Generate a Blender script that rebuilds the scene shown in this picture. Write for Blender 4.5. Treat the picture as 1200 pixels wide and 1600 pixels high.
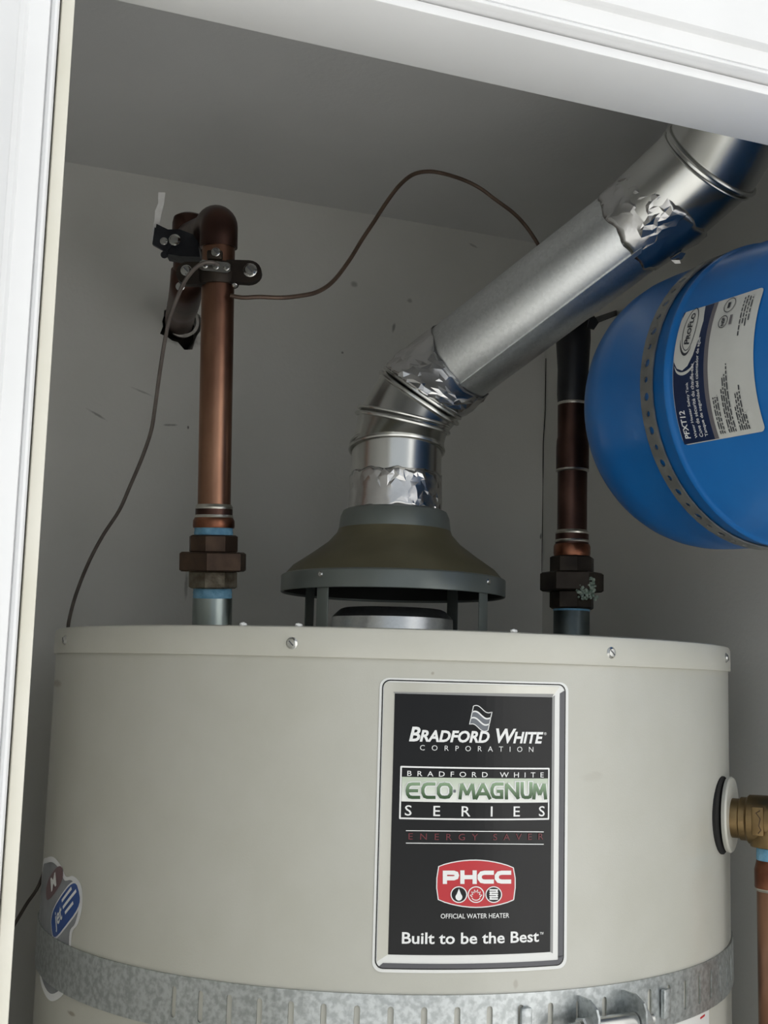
import bpy, bmesh, math, random
from mathutils import Vector, Matrix, noise
from mathutils.geometry import tessellate_polygon
PI = math.pi
sc = bpy.context.scene
COL = sc.collection
for o in list(bpy.data.objects): bpy.data.objects.remove(o)

# ------------------------------------------------------------------ camera
EYE = 1.40                                   # lens height above the closet floor
FPX = 1900.0                                 # focal length in pixels of the 1200 x 1600 frame
PITCH, ROLL, YAW = math.radians(7.72), math.radians(-1.56), math.radians(21.2)
FW = Vector((math.sin(YAW)*math.cos(PITCH), math.cos(YAW)*math.cos(PITCH), math.sin(PITCH)))
R0 = Vector((math.cos(YAW), -math.sin(YAW), 0)); U0 = R0.cross(FW)
RT = math.cos(ROLL)*R0 - math.sin(ROLL)*U0; UP = math.cos(ROLL)*U0 + math.sin(ROLL)*R0
CAM = Vector((0, 0, EYE))
cd = bpy.data.cameras.new('camera'); cam = bpy.data.objects.new('camera', cd); COL.objects.link(cam)
cd.sensor_fit = 'VERTICAL'; cd.sensor_height = 32.0; cd.sensor_width = 24.0; cd.lens = FPX/1600*32.0
cd.clip_start = 0.01
m3 = Matrix((RT, UP, -FW)).transposed()
cam.matrix_world = Matrix.Translation(CAM) @ m3.to_4x4()
sc.camera = cam

# ------------------------------------------------------------------ sky and sun
w = bpy.data.worlds.new('sky'); sc.world = w; w.use_nodes = True
wn = w.node_tree; wn.nodes.clear()
wo = wn.nodes.new('ShaderNodeOutputWorld'); wb = wn.nodes.new('ShaderNodeBackground')
wb.inputs['Color'].default_value = (0.86, 0.93, 1.0, 1); wb.inputs['Strength'].default_value = 0.5
wn.links.new(wb.outputs[0], wo.inputs[0])
sl = bpy.data.lights.new('hazy_sun', 'SUN'); sun = bpy.data.objects.new('hazy_sun', sl); COL.objects.link(sun)
sl.energy = 6.0; sl.angle = math.radians(1); sl.color = (1.0, 0.985, 0.97)
sun.location = (2, -3, 4)
sun.rotation_euler = Vector((0.85, -0.34, -0.80)).to_track_quat('-Z', 'Y').to_euler()
sc.view_settings.view_transform = 'Standard'; sc.view_settings.look = 'None'
sc.view_settings.gamma = 1.0; sc.view_settings.use_curve_mapping = False
sc.view_settings.exposure = 0.35

# ------------------------------------------------------------------ helpers
def ray(x, y): return FW + RT*((x-600)/FPX) - UP*((y-800)/FPX)
def atD(x, y, d): return CAM + ray(x, y)*d                  # d = depth along the lens axis
def atY(x, y, Y): r = ray(x, y); return CAM + r*(Y/r.y)
def atX(x, y, X): r = ray(x, y); return CAM + r*(X/r.x)
def zat(x, y, bx, by):                                      # height of a sight line over a ground point
    r = ray(x, y); return EYE + r.z/math.hypot(r.x, r.y)*math.hypot(bx, by)
def srgb(*c):
    return tuple(((v/255)/12.92 if v/255 <= .04045 else ((v/255+.055)/1.055)**2.4) for v in c) + (1,)
WORLD = {}
def tag(o, label=None, cat=None, group=None, kind=None):
    if label: o['label'] = label
    if cat: o['category'] = cat
    if group: o['group'] = group
    if kind: o['kind'] = kind
    return o
def thing(name, loc, label, cat, group=None):
    o = bpy.data.objects.new(name, None); COL.objects.link(o); o.location = loc; o.empty_display_size = .05
    WORLD[o] = Vector(loc); return tag(o, label, cat, group)
def mk(name, vf, mat, parent=None, sharp=35, smooth=True, origin=None):
    vs, fs = vf; vs = [Vector(v) for v in vs]
    if origin is None:
        lo = Vector([min(v[i] for v in vs) for i in range(3)]); hi = Vector([max(v[i] for v in vs) for i in range(3)])
        origin = Vector(((lo.x+hi.x)/2, (lo.y+hi.y)/2, lo.z))
    me = bpy.data.meshes.new(name)
    me.from_pydata([v-origin for v in vs], [], fs); me.validate(); me.update()
    bm = bmesh.new(); bm.from_mesh(me); bmesh.ops.remove_doubles(bm, verts=bm.verts, dist=1e-6)
    bmesh.ops.recalc_face_normals(bm, faces=bm.faces); bm.to_mesh(me); bm.free()
    if smooth:
        for p in me.polygons: p.use_smooth = True
        me.set_sharp_from_angle(angle=math.radians(sharp))
    me.materials.append(mat)
    o = bpy.data.objects.new(name, me); COL.objects.link(o); WORLD[o] = origin
    if parent is not None: o.parent = parent; o.location = origin - WORLD[parent]
    else: o.location = origin
    return o
def join(*vfs):
    V, F = [], []
    for vs, fs in vfs:
        n = len(V); V += list(vs); F += [[i+n for i in f] for f in fs]
    return V, F
def frame(axis, ref=None):
    a = Vector(axis).normalized(); r = Vector(ref) if ref else (Vector((0, 0, 1)) if abs(a.z) < .9 else Vector((1, 0, 0)))
    u = (r - a*r.dot(a)).normalized(); return a, u, a.cross(u)
def lathe(prof, o, axis=(0, 0, 1), n=48, phase=0, ref=None):
    a, u, v = frame(axis, ref); o = Vector(o); V, F, rows = [], [], []
    for r, t in prof:
        if r < 1e-6: rows.append([len(V)]); V.append(o+a*t)
        else:
            rows.append(list(range(len(V), len(V)+n)))
            V += [o+a*t+(u*math.cos(phase+2*PI*k/n)+v*math.sin(phase+2*PI*k/n))*r for k in range(n)]
    for A, B in zip(rows, rows[1:]):
        if len(A) == 1 and len(B) == 1: continue
        for k in range(n):
            k2 = (k+1) % n
            if len(A) == 1: F.append([A[0], B[k2], B[k]])
            elif len(B) == 1: F.append([A[k], A[k2], B[0]])
            else: F.append([A[k], A[k2], B[k2], B[k]])
    return V, F
def cyl(o, p, r, n=40, bev=.0008):
    o, p = Vector(o), Vector(p); L = (p-o).length
    return lathe([(0, 0), (r-bev, 0), (r, bev), (r, L-bev), (r-bev, L), (0, L)], o, p-o, n)
def hexa(o, p, r, ch=.0018, n=6, phase=0.3):
    o, p = Vector(o), Vector(p); L = (p-o).length
    return lathe([(0, 0), (r-ch, 0), (r, ch), (r, L-ch), (r-ch, L), (0, L)], o, p-o, n, phase)
def catmull(pts, k=8):
    pts = [Vector(p) for p in pts]; P = [pts[0]*2-pts[1]] + pts + [pts[-1]*2-pts[-2]]; out = []
    for i in range(1, len(P)-2):
        a, b, c, d = P[i-1:i+3]
        for j in range(k):
            t = j/k; out.append(.5*((2*b)+(c-a)*t+(2*a-5*b+4*c-d)*t*t+(3*b-a-3*c+d)*t**3))
    return out+[pts[-1]]
def tube(path, r, n=16, caps=True, closed=False):
    P = [Vector(p) for p in path]; m = len(P); rr = r if isinstance(r, (list, tuple)) else [r]*m
    V, F = [], []; T = []
    for i in range(m):
        if closed: T.append((P[(i+1) % m]-P[i-1]).normalized())
        else: T.append((P[min(i+1, m-1)]-P[max(i-1, 0)]).normalized())
    a, u, v = frame(T[0])
    for i in range(m):
        u = (u-T[i]*u.dot(T[i])).normalized(); v = T[i].cross(u)
        V += [P[i]+(u*math.cos(2*PI*k/n)+v*math.sin(2*PI*k/n))*rr[i] for k in range(n)]
    for i in range(m if closed else m-1):
        j = (i+1) % m
        for k in range(n): F.append([i*n+k, i*n+(k+1) % n, j*n+(k+1) % n, j*n+k])
    if caps and not closed: F += [list(range(n))[::-1], list(range((m-1)*n, m*n))]
    return V, F
def box(lo, hi, bev=0.0, M=None, seg=2):
    bm = bmesh.new(); bmesh.ops.create_cube(bm, size=1)
    lo, hi = Vector(lo), Vector(hi)
    for v in bm.verts: v.co = Vector([(lo[i]+hi[i])/2+v.co[i]*(hi[i]-lo[i]) for i in range(3)])
    if bev: bmesh.ops.bevel(bm, geom=bm.edges[:], offset=bev, segments=seg, affect='EDGES', profile=.5)
    bm.verts.index_update(); V = [(M @ v.co if M else v.co.copy()) for v in bm.verts]; F = [[v.index for v in f.verts] for f in bm.faces]
    bm.free(); return V, F
def obox(c, ax, ay, az, sx, sy, sz, bev=.0006):            # oriented box
    M = Matrix((Vector(ax).normalized(), Vector(ay).normalized(), Vector(az).normalized())).transposed().to_4x4(); M.translation = Vector(c)
    return box((-sx/2, -sy/2, -sz/2), (sx/2, sy/2, sz/2), bev, M)
def prism(poly, o, ax, ay, depth):                          # polygon in plane (ax, ay) pushed along ax x ay
    ax, ay = Vector(ax).normalized(), Vector(ay).normalized(); az = ax.cross(ay); o = Vector(o); n = len(poly)
    V = [o+ax*x+ay*y for x, y in poly]+[o+ax*x+ay*y+az*depth for x, y in poly]
    F = [list(range(n))[::-1], list(range(n, 2*n))]+[[i, (i+1) % n, n+(i+1) % n, n+i] for i in range(n)]
    return V, F

# ------------------------------------------------------------------ materials
def mat(name, c1, c2=None, rough=.5, metal=0., scale=30., detail=4., bump=0., bscale=None, spec=.5, coat=0., lo=.35, hi=.65, stretch=None, vor=False, rough2=None):
    m = bpy.data.materials.new(name); m.use_nodes = True; nt = m.node_tree; N = nt.nodes; L = nt.links
    b = N['Principled BSDF']; b.inputs['Roughness'].default_value = rough; b.inputs['Metallic'].default_value = metal
    b.inputs['Specular IOR Level'].default_value = spec; b.inputs['Coat Weight'].default_value = coat
    g = N.new('ShaderNodeNewGeometry'); src = g.outputs['Position']
    if stretch:
        mp = N.new('ShaderNodeMapping'); mp.inputs['Scale'].default_value = stretch; L.new(src, mp.inputs[0]); src = mp.outputs[0]
    if vor:
        t = N.new('ShaderNodeTexVoronoi'); t.inputs['Scale'].default_value = scale; fac = t.outputs['Color']
    else:
        t = N.new('ShaderNodeTexNoise'); t.inputs['Scale'].default_value = scale; t.inputs['Detail'].default_value = detail; fac = t.outputs['Fac']
    L.new(src, t.inputs['Vector'])
    cr = N.new('ShaderNodeValToRGB'); cr.color_ramp.elements[0].position = lo; cr.color_ramp.elements[1].position = hi
    cr.color_ramp.elements[0].color = c1; cr.color_ramp.elements[1].color = c2 or c1
    L.new(fac, cr.inputs[0]); L.new(cr.outputs[0], b.inputs['Base Color'])
    if rough2 is not None:
        mr = N.new('ShaderNodeMapRange'); mr.inputs[3].default_value = rough; mr.inputs[4].default_value = rough2
        L.new(fac, mr.inputs[0]); L.new(mr.outputs[0], b.inputs['Roughness'])
    if bump:
        t2 = N.new('ShaderNodeTexNoise'); t2.inputs['Scale'].default_value = bscale or scale; t2.inputs['Detail'].default_value = 3; L.new(src, t2.inputs['Vector'])
        bp = N.new('ShaderNodeBump'); bp.inputs['Strength'].default_value = bump; bp.inputs['Distance'].default_value = .002
        L.new(t2.outputs['Fac'], bp.inputs['Height']); L.new(bp.outputs[0], b.inputs['Normal'])
    m['cr'] = cr.name
    return m
def scuffs(m, marks, colour):                               # dirt strokes: (centre, half length, half width, angle) in a wall's own x-z plane
    nt = m.node_tree; N, L = nt.nodes, nt.links; b = N['Principled BSDF']; base = b.inputs['Base Color'].links[0].from_socket
    g = N.new('ShaderNodeNewGeometry'); nz = N.new('ShaderNodeTexNoise'); nz.inputs['Scale'].default_value = 160; L.new(g.outputs['Position'], nz.inputs['Vector'])
    acc = None
    for (c, a, bb, ang, amt) in marks:
        mp = N.new('ShaderNodeMapping'); mp.vector_type = 'TEXTURE'
        mp.inputs['Location'].default_value = c; mp.inputs['Rotation'].default_value = (0, ang, 0); mp.inputs['Scale'].default_value = (a, 1, bb)
        L.new(g.outputs['Position'], mp.inputs[0])
        ln = N.new('ShaderNodeVectorMath'); ln.operation = 'LENGTH'; L.new(mp.outputs[0], ln.inputs[0])
        s = N.new('ShaderNodeMath'); s.operation = 'MULTIPLY_ADD'; s.inputs[1].default_value = 1.1; L.new(nz.outputs['Fac'], s.inputs[0]); L.new(ln.outputs['Value'], s.inputs[2])
        mr = N.new('ShaderNodeMapRange'); mr.inputs[1].default_value = 1.0; mr.inputs[2].default_value = 1.7; mr.inputs[3].default_value = amt; mr.inputs[4].default_value = 0
        L.new(s.outputs[0], mr.inputs[0])
        if acc is None: acc = mr.outputs[0]
        else:
            mx = N.new('ShaderNodeMath'); mx.operation = 'MAXIMUM'; L.new(acc, mx.inputs[0]); L.new(mr.outputs[0], mx.inputs[1]); acc = mx.outputs[0]
    mx = N.new('ShaderNodeMix'); mx.data_type = 'RGBA'; L.new(acc, mx.inputs['Factor']); L.new(base, mx.inputs['A']); mx.inputs['B'].default_value = colour
    L.new(mx.outputs['Result'], b.inputs['Base Color'])
M = {}
M['wall'] = mat('closet_wall_paint', srgb(222, 221, 215), srgb(227, 226, 221), rough=.62, scale=9, bump=.12, bscale=220, spec=.3)
M['wallb'] = mat('closet_back_wall_paint', srgb(222, 221, 215), srgb(227, 226, 221), rough=.62, scale=9, bump=.12, bscale=220, spec=.3)
M['ceil'] = mat('closet_ceiling_paint', srgb(222, 222, 221), srgb(227, 227, 226), rough=.65, scale=7, bump=.15, bscale=200, spec=.3)
M['trim'] = mat('white_trim_gloss', srgb(244, 244, 244), srgb(240, 240, 240), rough=.38, scale=14, bump=.06, bscale=60)
M['trimc'] = mat('cream_jamb_paint', srgb(236, 232, 219), srgb(230, 226, 210), rough=.4, scale=20, bump=.08, bscale=70)
M['stucco'] = mat('outside_wall_paint', srgb(226, 226, 225), srgb(220, 220, 219), rough=.8, scale=12, bump=.4, bscale=90)
M['conc'] = mat('concrete', srgb(190, 189, 185), srgb(204, 203, 199), rough=.85, scale=6, bump=.3, bscale=50)
M['heater'] = mat('heater_enamel', srgb(199, 197, 185), srgb(203, 201, 190), rough=.3, scale=25, bump=.05, bscale=900, spec=.5, coat=.15)
M['dirt'] = mat('grime', srgb(120, 112, 95), srgb(150, 142, 122), rough=.8, scale=400)
M['galv'] = mat('galvanised_steel', srgb(220, 222, 222), srgb(232, 234, 234), rough=.36, metal=1, scale=420, vor=True, lo=.1, hi=.9, rough2=.42, bump=.03, bscale=60)
M['shiny'] = mat('bright_sheet_steel', srgb(206, 206, 202), srgb(222, 222, 218), rough=.25, metal=1, scale=18, bump=.04, bscale=22)
M['foil'] = mat('foil_tape', srgb(204, 203, 202), srgb(218, 217, 216), rough=.25, metal=1, scale=60, bump=.12, bscale=90)
M['strapm'] = mat('zinc_strap', srgb(172, 176, 176), srgb(202, 206, 206), rough=.36, metal=.92, scale=260, detail=6, rough2=.5, lo=.38, hi=.6, bump=.1, bscale=300)
M['copper'] = mat('aged_copper', srgb(112, 80, 66), srgb(168, 128, 104), rough=.34, metal=1, scale=22, detail=6, stretch=(1, 1, .35), bump=.05, bscale=60)
M['copperd'] = mat('dark_copper', srgb(68, 50, 45), srgb(94, 70, 62), rough=.4, metal=1, scale=26, detail=6, bump=.06, bscale=80)
M['copperr'] = mat('red_copper', srgb(112, 70, 54), srgb(158, 108, 84), rough=.35, metal=1, scale=60, bump=.12, bscale=120)
M['solder'] = mat('solder', srgb(190, 186, 176), srgb(214, 212, 204), rough=.28, metal=1, scale=90, bump=.2, bscale=150)
M['bronze'] = mat('dark_bronze', srgb(70, 56, 47), srgb(98, 80, 66), rough=.55, metal=.75, scale=45, detail=6, bump=.15, bscale=140)
M['bronzed'] = mat('blackened_bronze', srgb(44, 38, 34), srgb(66, 58, 50), rough=.5, metal=.7, scale=45, detail=6, bump=.15, bscale=140)
M['bronzeg'] = mat('corroded_bronze', srgb(84, 74, 60), srgb(124, 116, 100), rough=.6, metal=.5, scale=120, detail=6, bump=.5, bscale=220)
M['brass'] = mat('brass', srgb(116, 96, 66), srgb(146, 124, 88), rough=.38, metal=1, scale=40, bump=.1, bscale=120)
M['teflon'] = mat('blue_thread_tape', srgb(92, 146, 178), srgb(128, 178, 205), rough=.6, scale=120, bump=.4, bscale=300)
M['nipple'] = mat('zinc_nipple', srgb(140, 150, 148), srgb(178, 188, 184), rough=.3, metal=1, scale=30, stretch=(1, 1, .3), bump=.05)
M['nippled'] = mat('tarnished_nipple', srgb(70, 78, 80), srgb(104, 112, 112), rough=.42, metal=1, scale=30, bump=.08)
M['black'] = mat('black_vinyl_tape', srgb(22, 22, 24), srgb(32, 32, 35), rough=.42, scale=50, bump=.2, bscale=100)
M['blackc'] = mat('black_cast_clamp', srgb(28, 30, 36), srgb(44, 46, 52), rough=.45, metal=.3, scale=70, bump=.25, bscale=160)
M['screw'] = mat('screw_steel', srgb(190, 190, 186), srgb(214, 214, 210), rough=.24, metal=1, scale=80)
M['wire'] = mat('copper_wire', srgb(86, 70, 60), srgb(104, 86, 74), rough=.48, metal=.5, scale=60)
M['wired'] = mat('tarnished_wire', srgb(96, 88, 84), srgb(116, 108, 102), rough=.5, metal=.3, scale=60)
M['hoodr'] = mat('hood_rim_grey', srgb(118, 124, 120), srgb(126, 132, 128), rough=.34, scale=30, metal=.35)
M['hoodc'] = mat('hood_cone_dark_reflection', srgb(104, 98, 74), srgb(114, 108, 84), rough=.42, scale=24, metal=.3)  # dark olive stands in for the dim closet reflected in the grey cone
M['hoodi'] = mat('hood_inside_black', srgb(34, 33, 32), srgb(46, 45, 43), rough=.7, scale=24)
M['tank'] = mat('tank_blue', srgb(20, 106, 180), srgb(24, 112, 186), rough=.34, scale=18, bump=.03, bscale=300, coat=.1)
M['tstrap'] = mat('tank_strap_zinc', srgb(128, 128, 124), srgb(146, 146, 141), rough=.5, metal=.6, scale=60)
M['white'] = mat('white_print', srgb(246, 246, 244), rough=.32)
M['wpaint'] = mat('thick_white_paint', srgb(246, 246, 244), srgb(240, 238, 236), rough=.5, scale=200)
M['labelw'] = mat('label_white', srgb(236, 236, 232), rough=.25, coat=.3)
M['labels'] = mat('label_silver', srgb(196, 194, 182), srgb(222, 220, 210), rough=.3, metal=.25, scale=18, stretch=(1, 1, .2))
M['labeld'] = mat('label_dark_grey', srgb(88, 88, 92), rough=.3)
M['labelg'] = mat('label_bevel_grey', srgb(150, 150, 148), rough=.3)
M['labelk'] = mat('label_black', srgb(13, 13, 14), srgb(16, 16, 17), rough=.25, spec=.35)
M['red'] = mat('label_red', srgb(196, 42, 50), rough=.3)
M['dred'] = mat('label_dark_red', srgb(112, 44, 50), rough=.3)
M['flag'] = mat('label_flag_grey', srgb(112, 116, 122), rough=.3)
M['navy'] = mat('tank_label_navy', srgb(22, 38, 74), rough=.3)
M['tlw'] = mat('tank_label_white', srgb(214, 214, 208), srgb(206, 206, 200), rough=.4)
M['tgrey'] = mat('tank_label_grey', srgb(112, 108, 112), rough=.4)
M['ink'] = mat('small_print_ink', srgb(52, 54, 60), rough=.5)
M['stk'] = mat('sticker_white', srgb(244, 244, 244), rough=.4)
M['stg'] = mat('sticker_grey', srgb(132, 134, 138), srgb(150, 152, 155), rough=.4, scale=60)
M['stb'] = mat('sticker_blue', srgb(36, 78, 150), rough=.35)
M['stp'] = mat('sticker_mauve', srgb(120, 92, 96), rough=.4)
M['hole_shade'] = mat('jacket_hole_shade', srgb(26, 25, 24), rough=.8)  # black painted in for the shade inside the jacket opening
M['crust'] = mat('mineral_crust', srgb(120, 140, 124), srgb(186, 196, 182), rough=.9, scale=300, bump=.8, bscale=500)
M['plast'] = mat('plaster', srgb(176, 172, 164), srgb(206, 202, 196), rough=.9, scale=120, bump=.5, bscale=200)
M['cavity'] = mat('wall_cavity', srgb(30, 27, 24), srgb(50, 45, 40), rough=.95, scale=60)
# green to pale gradient print: the letters themselves fade from dark green feet to pale green tops
mg = bpy.data.materials.new('label_green_fade'); mg.use_nodes = True; _n = mg.node_tree.nodes; _l = mg.node_tree.links
_t = _n.new('ShaderNodeTexCoord'); _s = _n.new('ShaderNodeSeparateXYZ'); _c = _n.new('ShaderNodeValToRGB')
_l.new(_t.outputs['Generated'], _s.inputs[0]); _l.new(_s.outputs['Z'], _c.inputs[0]); _l.new(_c.outputs[0], _n['Principled BSDF'].inputs['Base Color'])
_c.color_ramp.elements[0].color = srgb(52, 84, 46); _c.color_ramp.elements[1].color = srgb(150, 178, 142); _c.color_ramp.elements[0].position = .15
_n['Principled BSDF'].inputs['Roughness'].default_value = .3
M['green'] = mg
mg2 = mg.copy(); mg2.name = 'label_pale_fade'
for nd in mg2.node_tree.nodes:
    if nd.type == 'VALTORGB':
        nd.color_ramp.elements[0].color = srgb(244, 245, 238); nd.color_ramp.elements[1].color = srgb(198, 210, 188)
M['pale'] = mg2

# ------------------------------------------------------------------ the closet
WX, WL, BY = 0.718, 0.030, 1.31             # right wall, left wall, back wall
CZ = EYE + 0.548                            # closet ceiling
FY0, FY1 = 0.47, 0.60                       # front wall, outside and inside face
HZ = EYE + 0.342                            # underside of the head jamb
JX = 0.0512                                 # left jamb face
JR = 0.712                                  # right jamb face
def struct(name, vf, m, **k): return tag(mk(name, vf, m, **k), kind='structure')
struct('floor', box((-.1, FY0, -.1), (WX+.12, BY+.14, 0)), M['conc'], smooth=False)
tag(mk('ground', box((-6, -9, -.14), (7, FY0-.001, -.02)), M['conc'], smooth=False), kind='structure')
struct('ceiling', box((-.1, FY1, CZ), (WX+.12, BY+.14, CZ+.1)), M['ceil'], smooth=False)
struct('wall_left', box((WL-.12, FY1, 0), (WL, BY+.14, CZ)), M['wall'], smooth=False)
struct('wall_right', box((WX, FY1, 0), (WX+.12, BY+.14, CZ)), M['wall'], smooth=False)
# back wall with a ragged hole broken through it for the copper pipe
HC = atY(284, 506, BY)
random.seed(5)
hole = []
for k in range(22):
    a = 2*PI*k/22; r = .0215+.005*noise.noise((math.cos(a)*1.7, math.sin(a)*1.7, 3.1))+(.006 if k in (17, 18, 13) else 0)
    hole.append((HC.x+r*math.cos(a)*1.05, HC.z+r*math.sin(a)))
outer = [(WL, 0), (WX, 0), (WX, CZ), (WL, CZ)]
tess = tessellate_polygon([[Vector((x, z, 0)) for x, z in outer], [Vector((x, z, 0)) for x, z in hole]])
pts2 = outer+hole
V = [(x, BY, z) for x, z in pts2]; F = [list(t) for t in tess]
n0 = len(V); V += [(x, BY+.035, z) for x, z in hole]; nh = len(hole)
F += [[4+i, 4+(i+1) % nh, n0+(i+1) % nh, n0+i] for i in range(nh)]
wb_ = struct('wall_back', (V, F), M['wallb'], smooth=False)
mk('hole_cavity', box((HC.x-.05, BY+.036, HC.z-.05), (HC.x+.05, BY+.06, HC.z+.05)), M['cavity'], wb_, smooth=False)
mk('wall_core', box((WL, BY+.062, 0), (WX, BY+.14, CZ)), M['wall'], wb_, smooth=False)
def wp(x, y): p = atY(x, y, BY); return (p.x, p.y, p.z)
scuffs(M['wallb'], [(wp(152, 648), .012, .0016, .45, .5), (wp(222, 612), .014, .0012, .3, .35), (wp(266, 664), .009, .0014, -.1, .5),
                    (wp(291, 915), .002, .018, 0, .45), (wp(615, 512), .0022, .006, .15, .55), (wp(553, 444), .0045, .0035, 0, .45),
                    (wp(535, 551), .0016, .0016, 0, .6), (wp(294, 668), .0012, .002, 0, .8), (wp(290, 530), .022, .008, 0, .45),
                    (wp(740, 384), .007, .0015, .3, .35), (wp(640, 470), .004, .003, 0, .4), (wp(845, 838), .0012, .004, .1, .7)], srgb(70, 66, 60))
# cracked paint line in the corner
cr_pts = [atX(853, 560, WX-.0008), atX(852, 640, WX-.0006), atX(849, 690, WX-.0014), atX(848, 760, WX-.0008), atX(847, 860, WX-.0012), atX(845, 968, WX-.0008)]
# door frame
def casing_profile(): return [(.0070, .556), (.0070, .5415), (.0073, .5392), (.0082, .5376), (.0093, .5372), (.0104, .5380), (.0109, .5398), (.0115, .5384), (.0128, .5376), (.0205, .5365), (.0212, .5335), (.0225, .5315), (.026, .5305), (.060, .528), (.064, .530), (.064, .556)]
def vcas(x, s, z0, z1):                     # vertical casing, profile runs away from the opening
    pr = casing_profile(); n = len(pr)
    V = [(x+s*e, y, z0) for e, y in pr]+[(x+s*e, y, z1) for e, y in pr]
    F = [[i, (i+1) % n, n+(i+1) % n, n+i] for i in range(n)]+[list(range(n)), list(range(n, 2*n))]
    return V, F
def hcas(z, x0, x1):
    pr = casing_profile(); n = len(pr)
    V = [(x0, y, z+e) for e, y in pr]+[(x1, y, z+e) for e, y in pr]
    F = [[i, (i+1) % n, n+(i+1) % n, n+i] for i in range(n)]+[list(range(n)), list(range(n, 2*n))]
    return V, F
struct('trim_1', box((JX-.0058, .545, 0), (JX, FY1, HZ+.0058), .0008), M['trimc'])
struct('trim_2', box((JX+.0001, .545, HZ), (JR-.0001, FY1, HZ+.0058), .0008), M['trim'])
struct('trim_3', box((JR, .545, 0), (JR+.0058, FY1, HZ+.0058), .0008), M['trim'])
struct('trim_4', vcas(JX, -1, 0, HZ+.064), M['trim'], sharp=30)
struct('trim_5', hcas(HZ, JX-.005, JR+.005), M['trim'], sharp=30)
struct('trim_6', vcas(JR, 1, 0, HZ+.064), M['trim'], sharp=30)
FWL = join(box((-2.2, .5562, 0), (JX-.0059, FY1, 2.7)), box((JR+.0059, .5562, 0), (1.25, FY1, 2.7)), box((JX-.0059, .5562, HZ+.0059), (JR+.0059, FY1, 2.7)))
struct('wall_front', FWL, M['stucco'], smooth=False)
struct('wall_bounce', box((1.25, -4.5, 0), (1.45, .60, 2.7)), M['stucco'], smooth=False)  # unseen wall, added to bounce sunlight into the closet from the right
# the closet door, swung open left of the lens, added to block light from there
dA = math.radians(140); dh = Vector((JX-.0245, .519, 0)); ddx = Vector((math.cos(dA)*0-math.sin(dA-PI/2), -math.cos(dA-PI/2), 0)); ddn = Vector((-ddx.y, ddx.x, 0))
Md = Matrix((ddx, ddn, Vector((0, 0, 1)))).transposed().to_4x4(); Md.translation = dh
door = struct('door_1', box((0, -.035, .01), (.66, 0, HZ-.004), .002, Md), M['trim'])
for z0, z1 in ((.12, .80), (.92, HZ-.12)):
    mk('panel', box((.10, -.037, z0), (.56, .002, z1), .002, Md), M['trim'], door)
for z0 in (.25, 1.42):
    mk('hinge', tube([dh+Vector((-.012, .006, z0)), dh+Vector((-.012, .006, z0+.09))], .005, 12), M['trim'], door)

# ------------------------------------------------------------------ water heater
HX, HY, HR = 0.3917, 0.9829, 0.28
HBASE = math.atan2(-HY, -HX)
def hp(th, z, dr=0.0):                      # th = 0 faces the lens, grows to the right
    a = HBASE+th; return Vector((HX+(HR+dr)*math.cos(a), HY+(HR+dr)*math.sin(a), z))
def hn(th): a = HBASE+th; return Vector((math.cos(a), math.sin(a), 0))
def onheater(x, y, R=HR):
    d = ray(x, y); a = d.x**2+d.y**2; b = -2*(d.x*HX+d.y*HY); c = HX*HX+HY*HY-R*R
    q = max(b*b-4*a*c, 0); t = (-b-math.sqrt(q))/(2*a); P = d*t
    th = math.atan2((P.y-HY)/R, (P.x-HX)/R)-HBASE
    return (th+PI) % (2*PI)-PI, P.z+EYE
CT, CB = EYE+.031, EYE+.0115                # lid top and lower lip
def hs(x, y): return tuple(hp(*onheater(x, y)))
scuffs(M['heater'], [(hs(925, 1214), .010, .003, 0, .09), (hs(934, 1209), .006, .0015, .2, .10), (hs(806, 1538), .0016, .003, 0, .25), (hs(88, 1068), .001, .003, 0, .6), (hs(872, 1163), .0012, .002, 0, .4), (hs(112, 1584), .002, .0016, 0, .6), (hs(676, 1052), .0012, .0012, 0, .4)], srgb(120, 100, 74))
heater = thing('water_heater', (HX, HY, 0), 'tall beige enamelled tank water heater with black brand label, filling the closet', 'water heater')
mk('jacket', lathe([(0, .02), (.262, .02), (.27, .03), (HR, .04), (HR, CB+.004), (HR-.004, CB+.012), (0, CB+.012)], (HX, HY, 0), n=220), M['heater'], heater)
lid = mk('lid', lathe([(HR+.0002, CB+.0005), (HR+.0016, CB), (HR+.002, CB+.001), (HR+.0018, CT-.0030), (HR+.0008, CT-.0008), (HR-.0016, CT), (HR-.01, CT-.0006), (HR-.02, CT-.0012), (0, CT-.0012)], (HX, HY, 0), n=220), M['heater'], heater)
def screw(name, p, nrm, r, parent, m=None, slot=True):
    a, u, v = frame(nrm)
    o = mk(name, lathe([(r*1.15, 0), (r*1.15, r*.12), (r*.95, r*.25), (r*.75, r*.55), (0, r*.62)], p, nrm, 14, ref=(0, 0, 1)), m or M['screw'], parent, sharp=25)
    if slot: mk('slot', obox(Vector(p)+a*r*.6, (u+v), (u-v), a, r*1.3, r*.22, r*.1, 0), M['labeld'], o, smooth=False)
    return o
for (x, y) in ((456, 1005), (955, 1020), (102, 1000), (1134, 1028)):
    th, z = onheater(x, y, HR+.0018); screw('lid_screw', hp(th, z, .0016), hn(th), .0034, heater)
for k in range(6):
    th = 1.9+k*.45; screw('lid_screw', hp(th, EYE+.02, .0016), hn(th), .0034, heater, slot=False)

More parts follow.
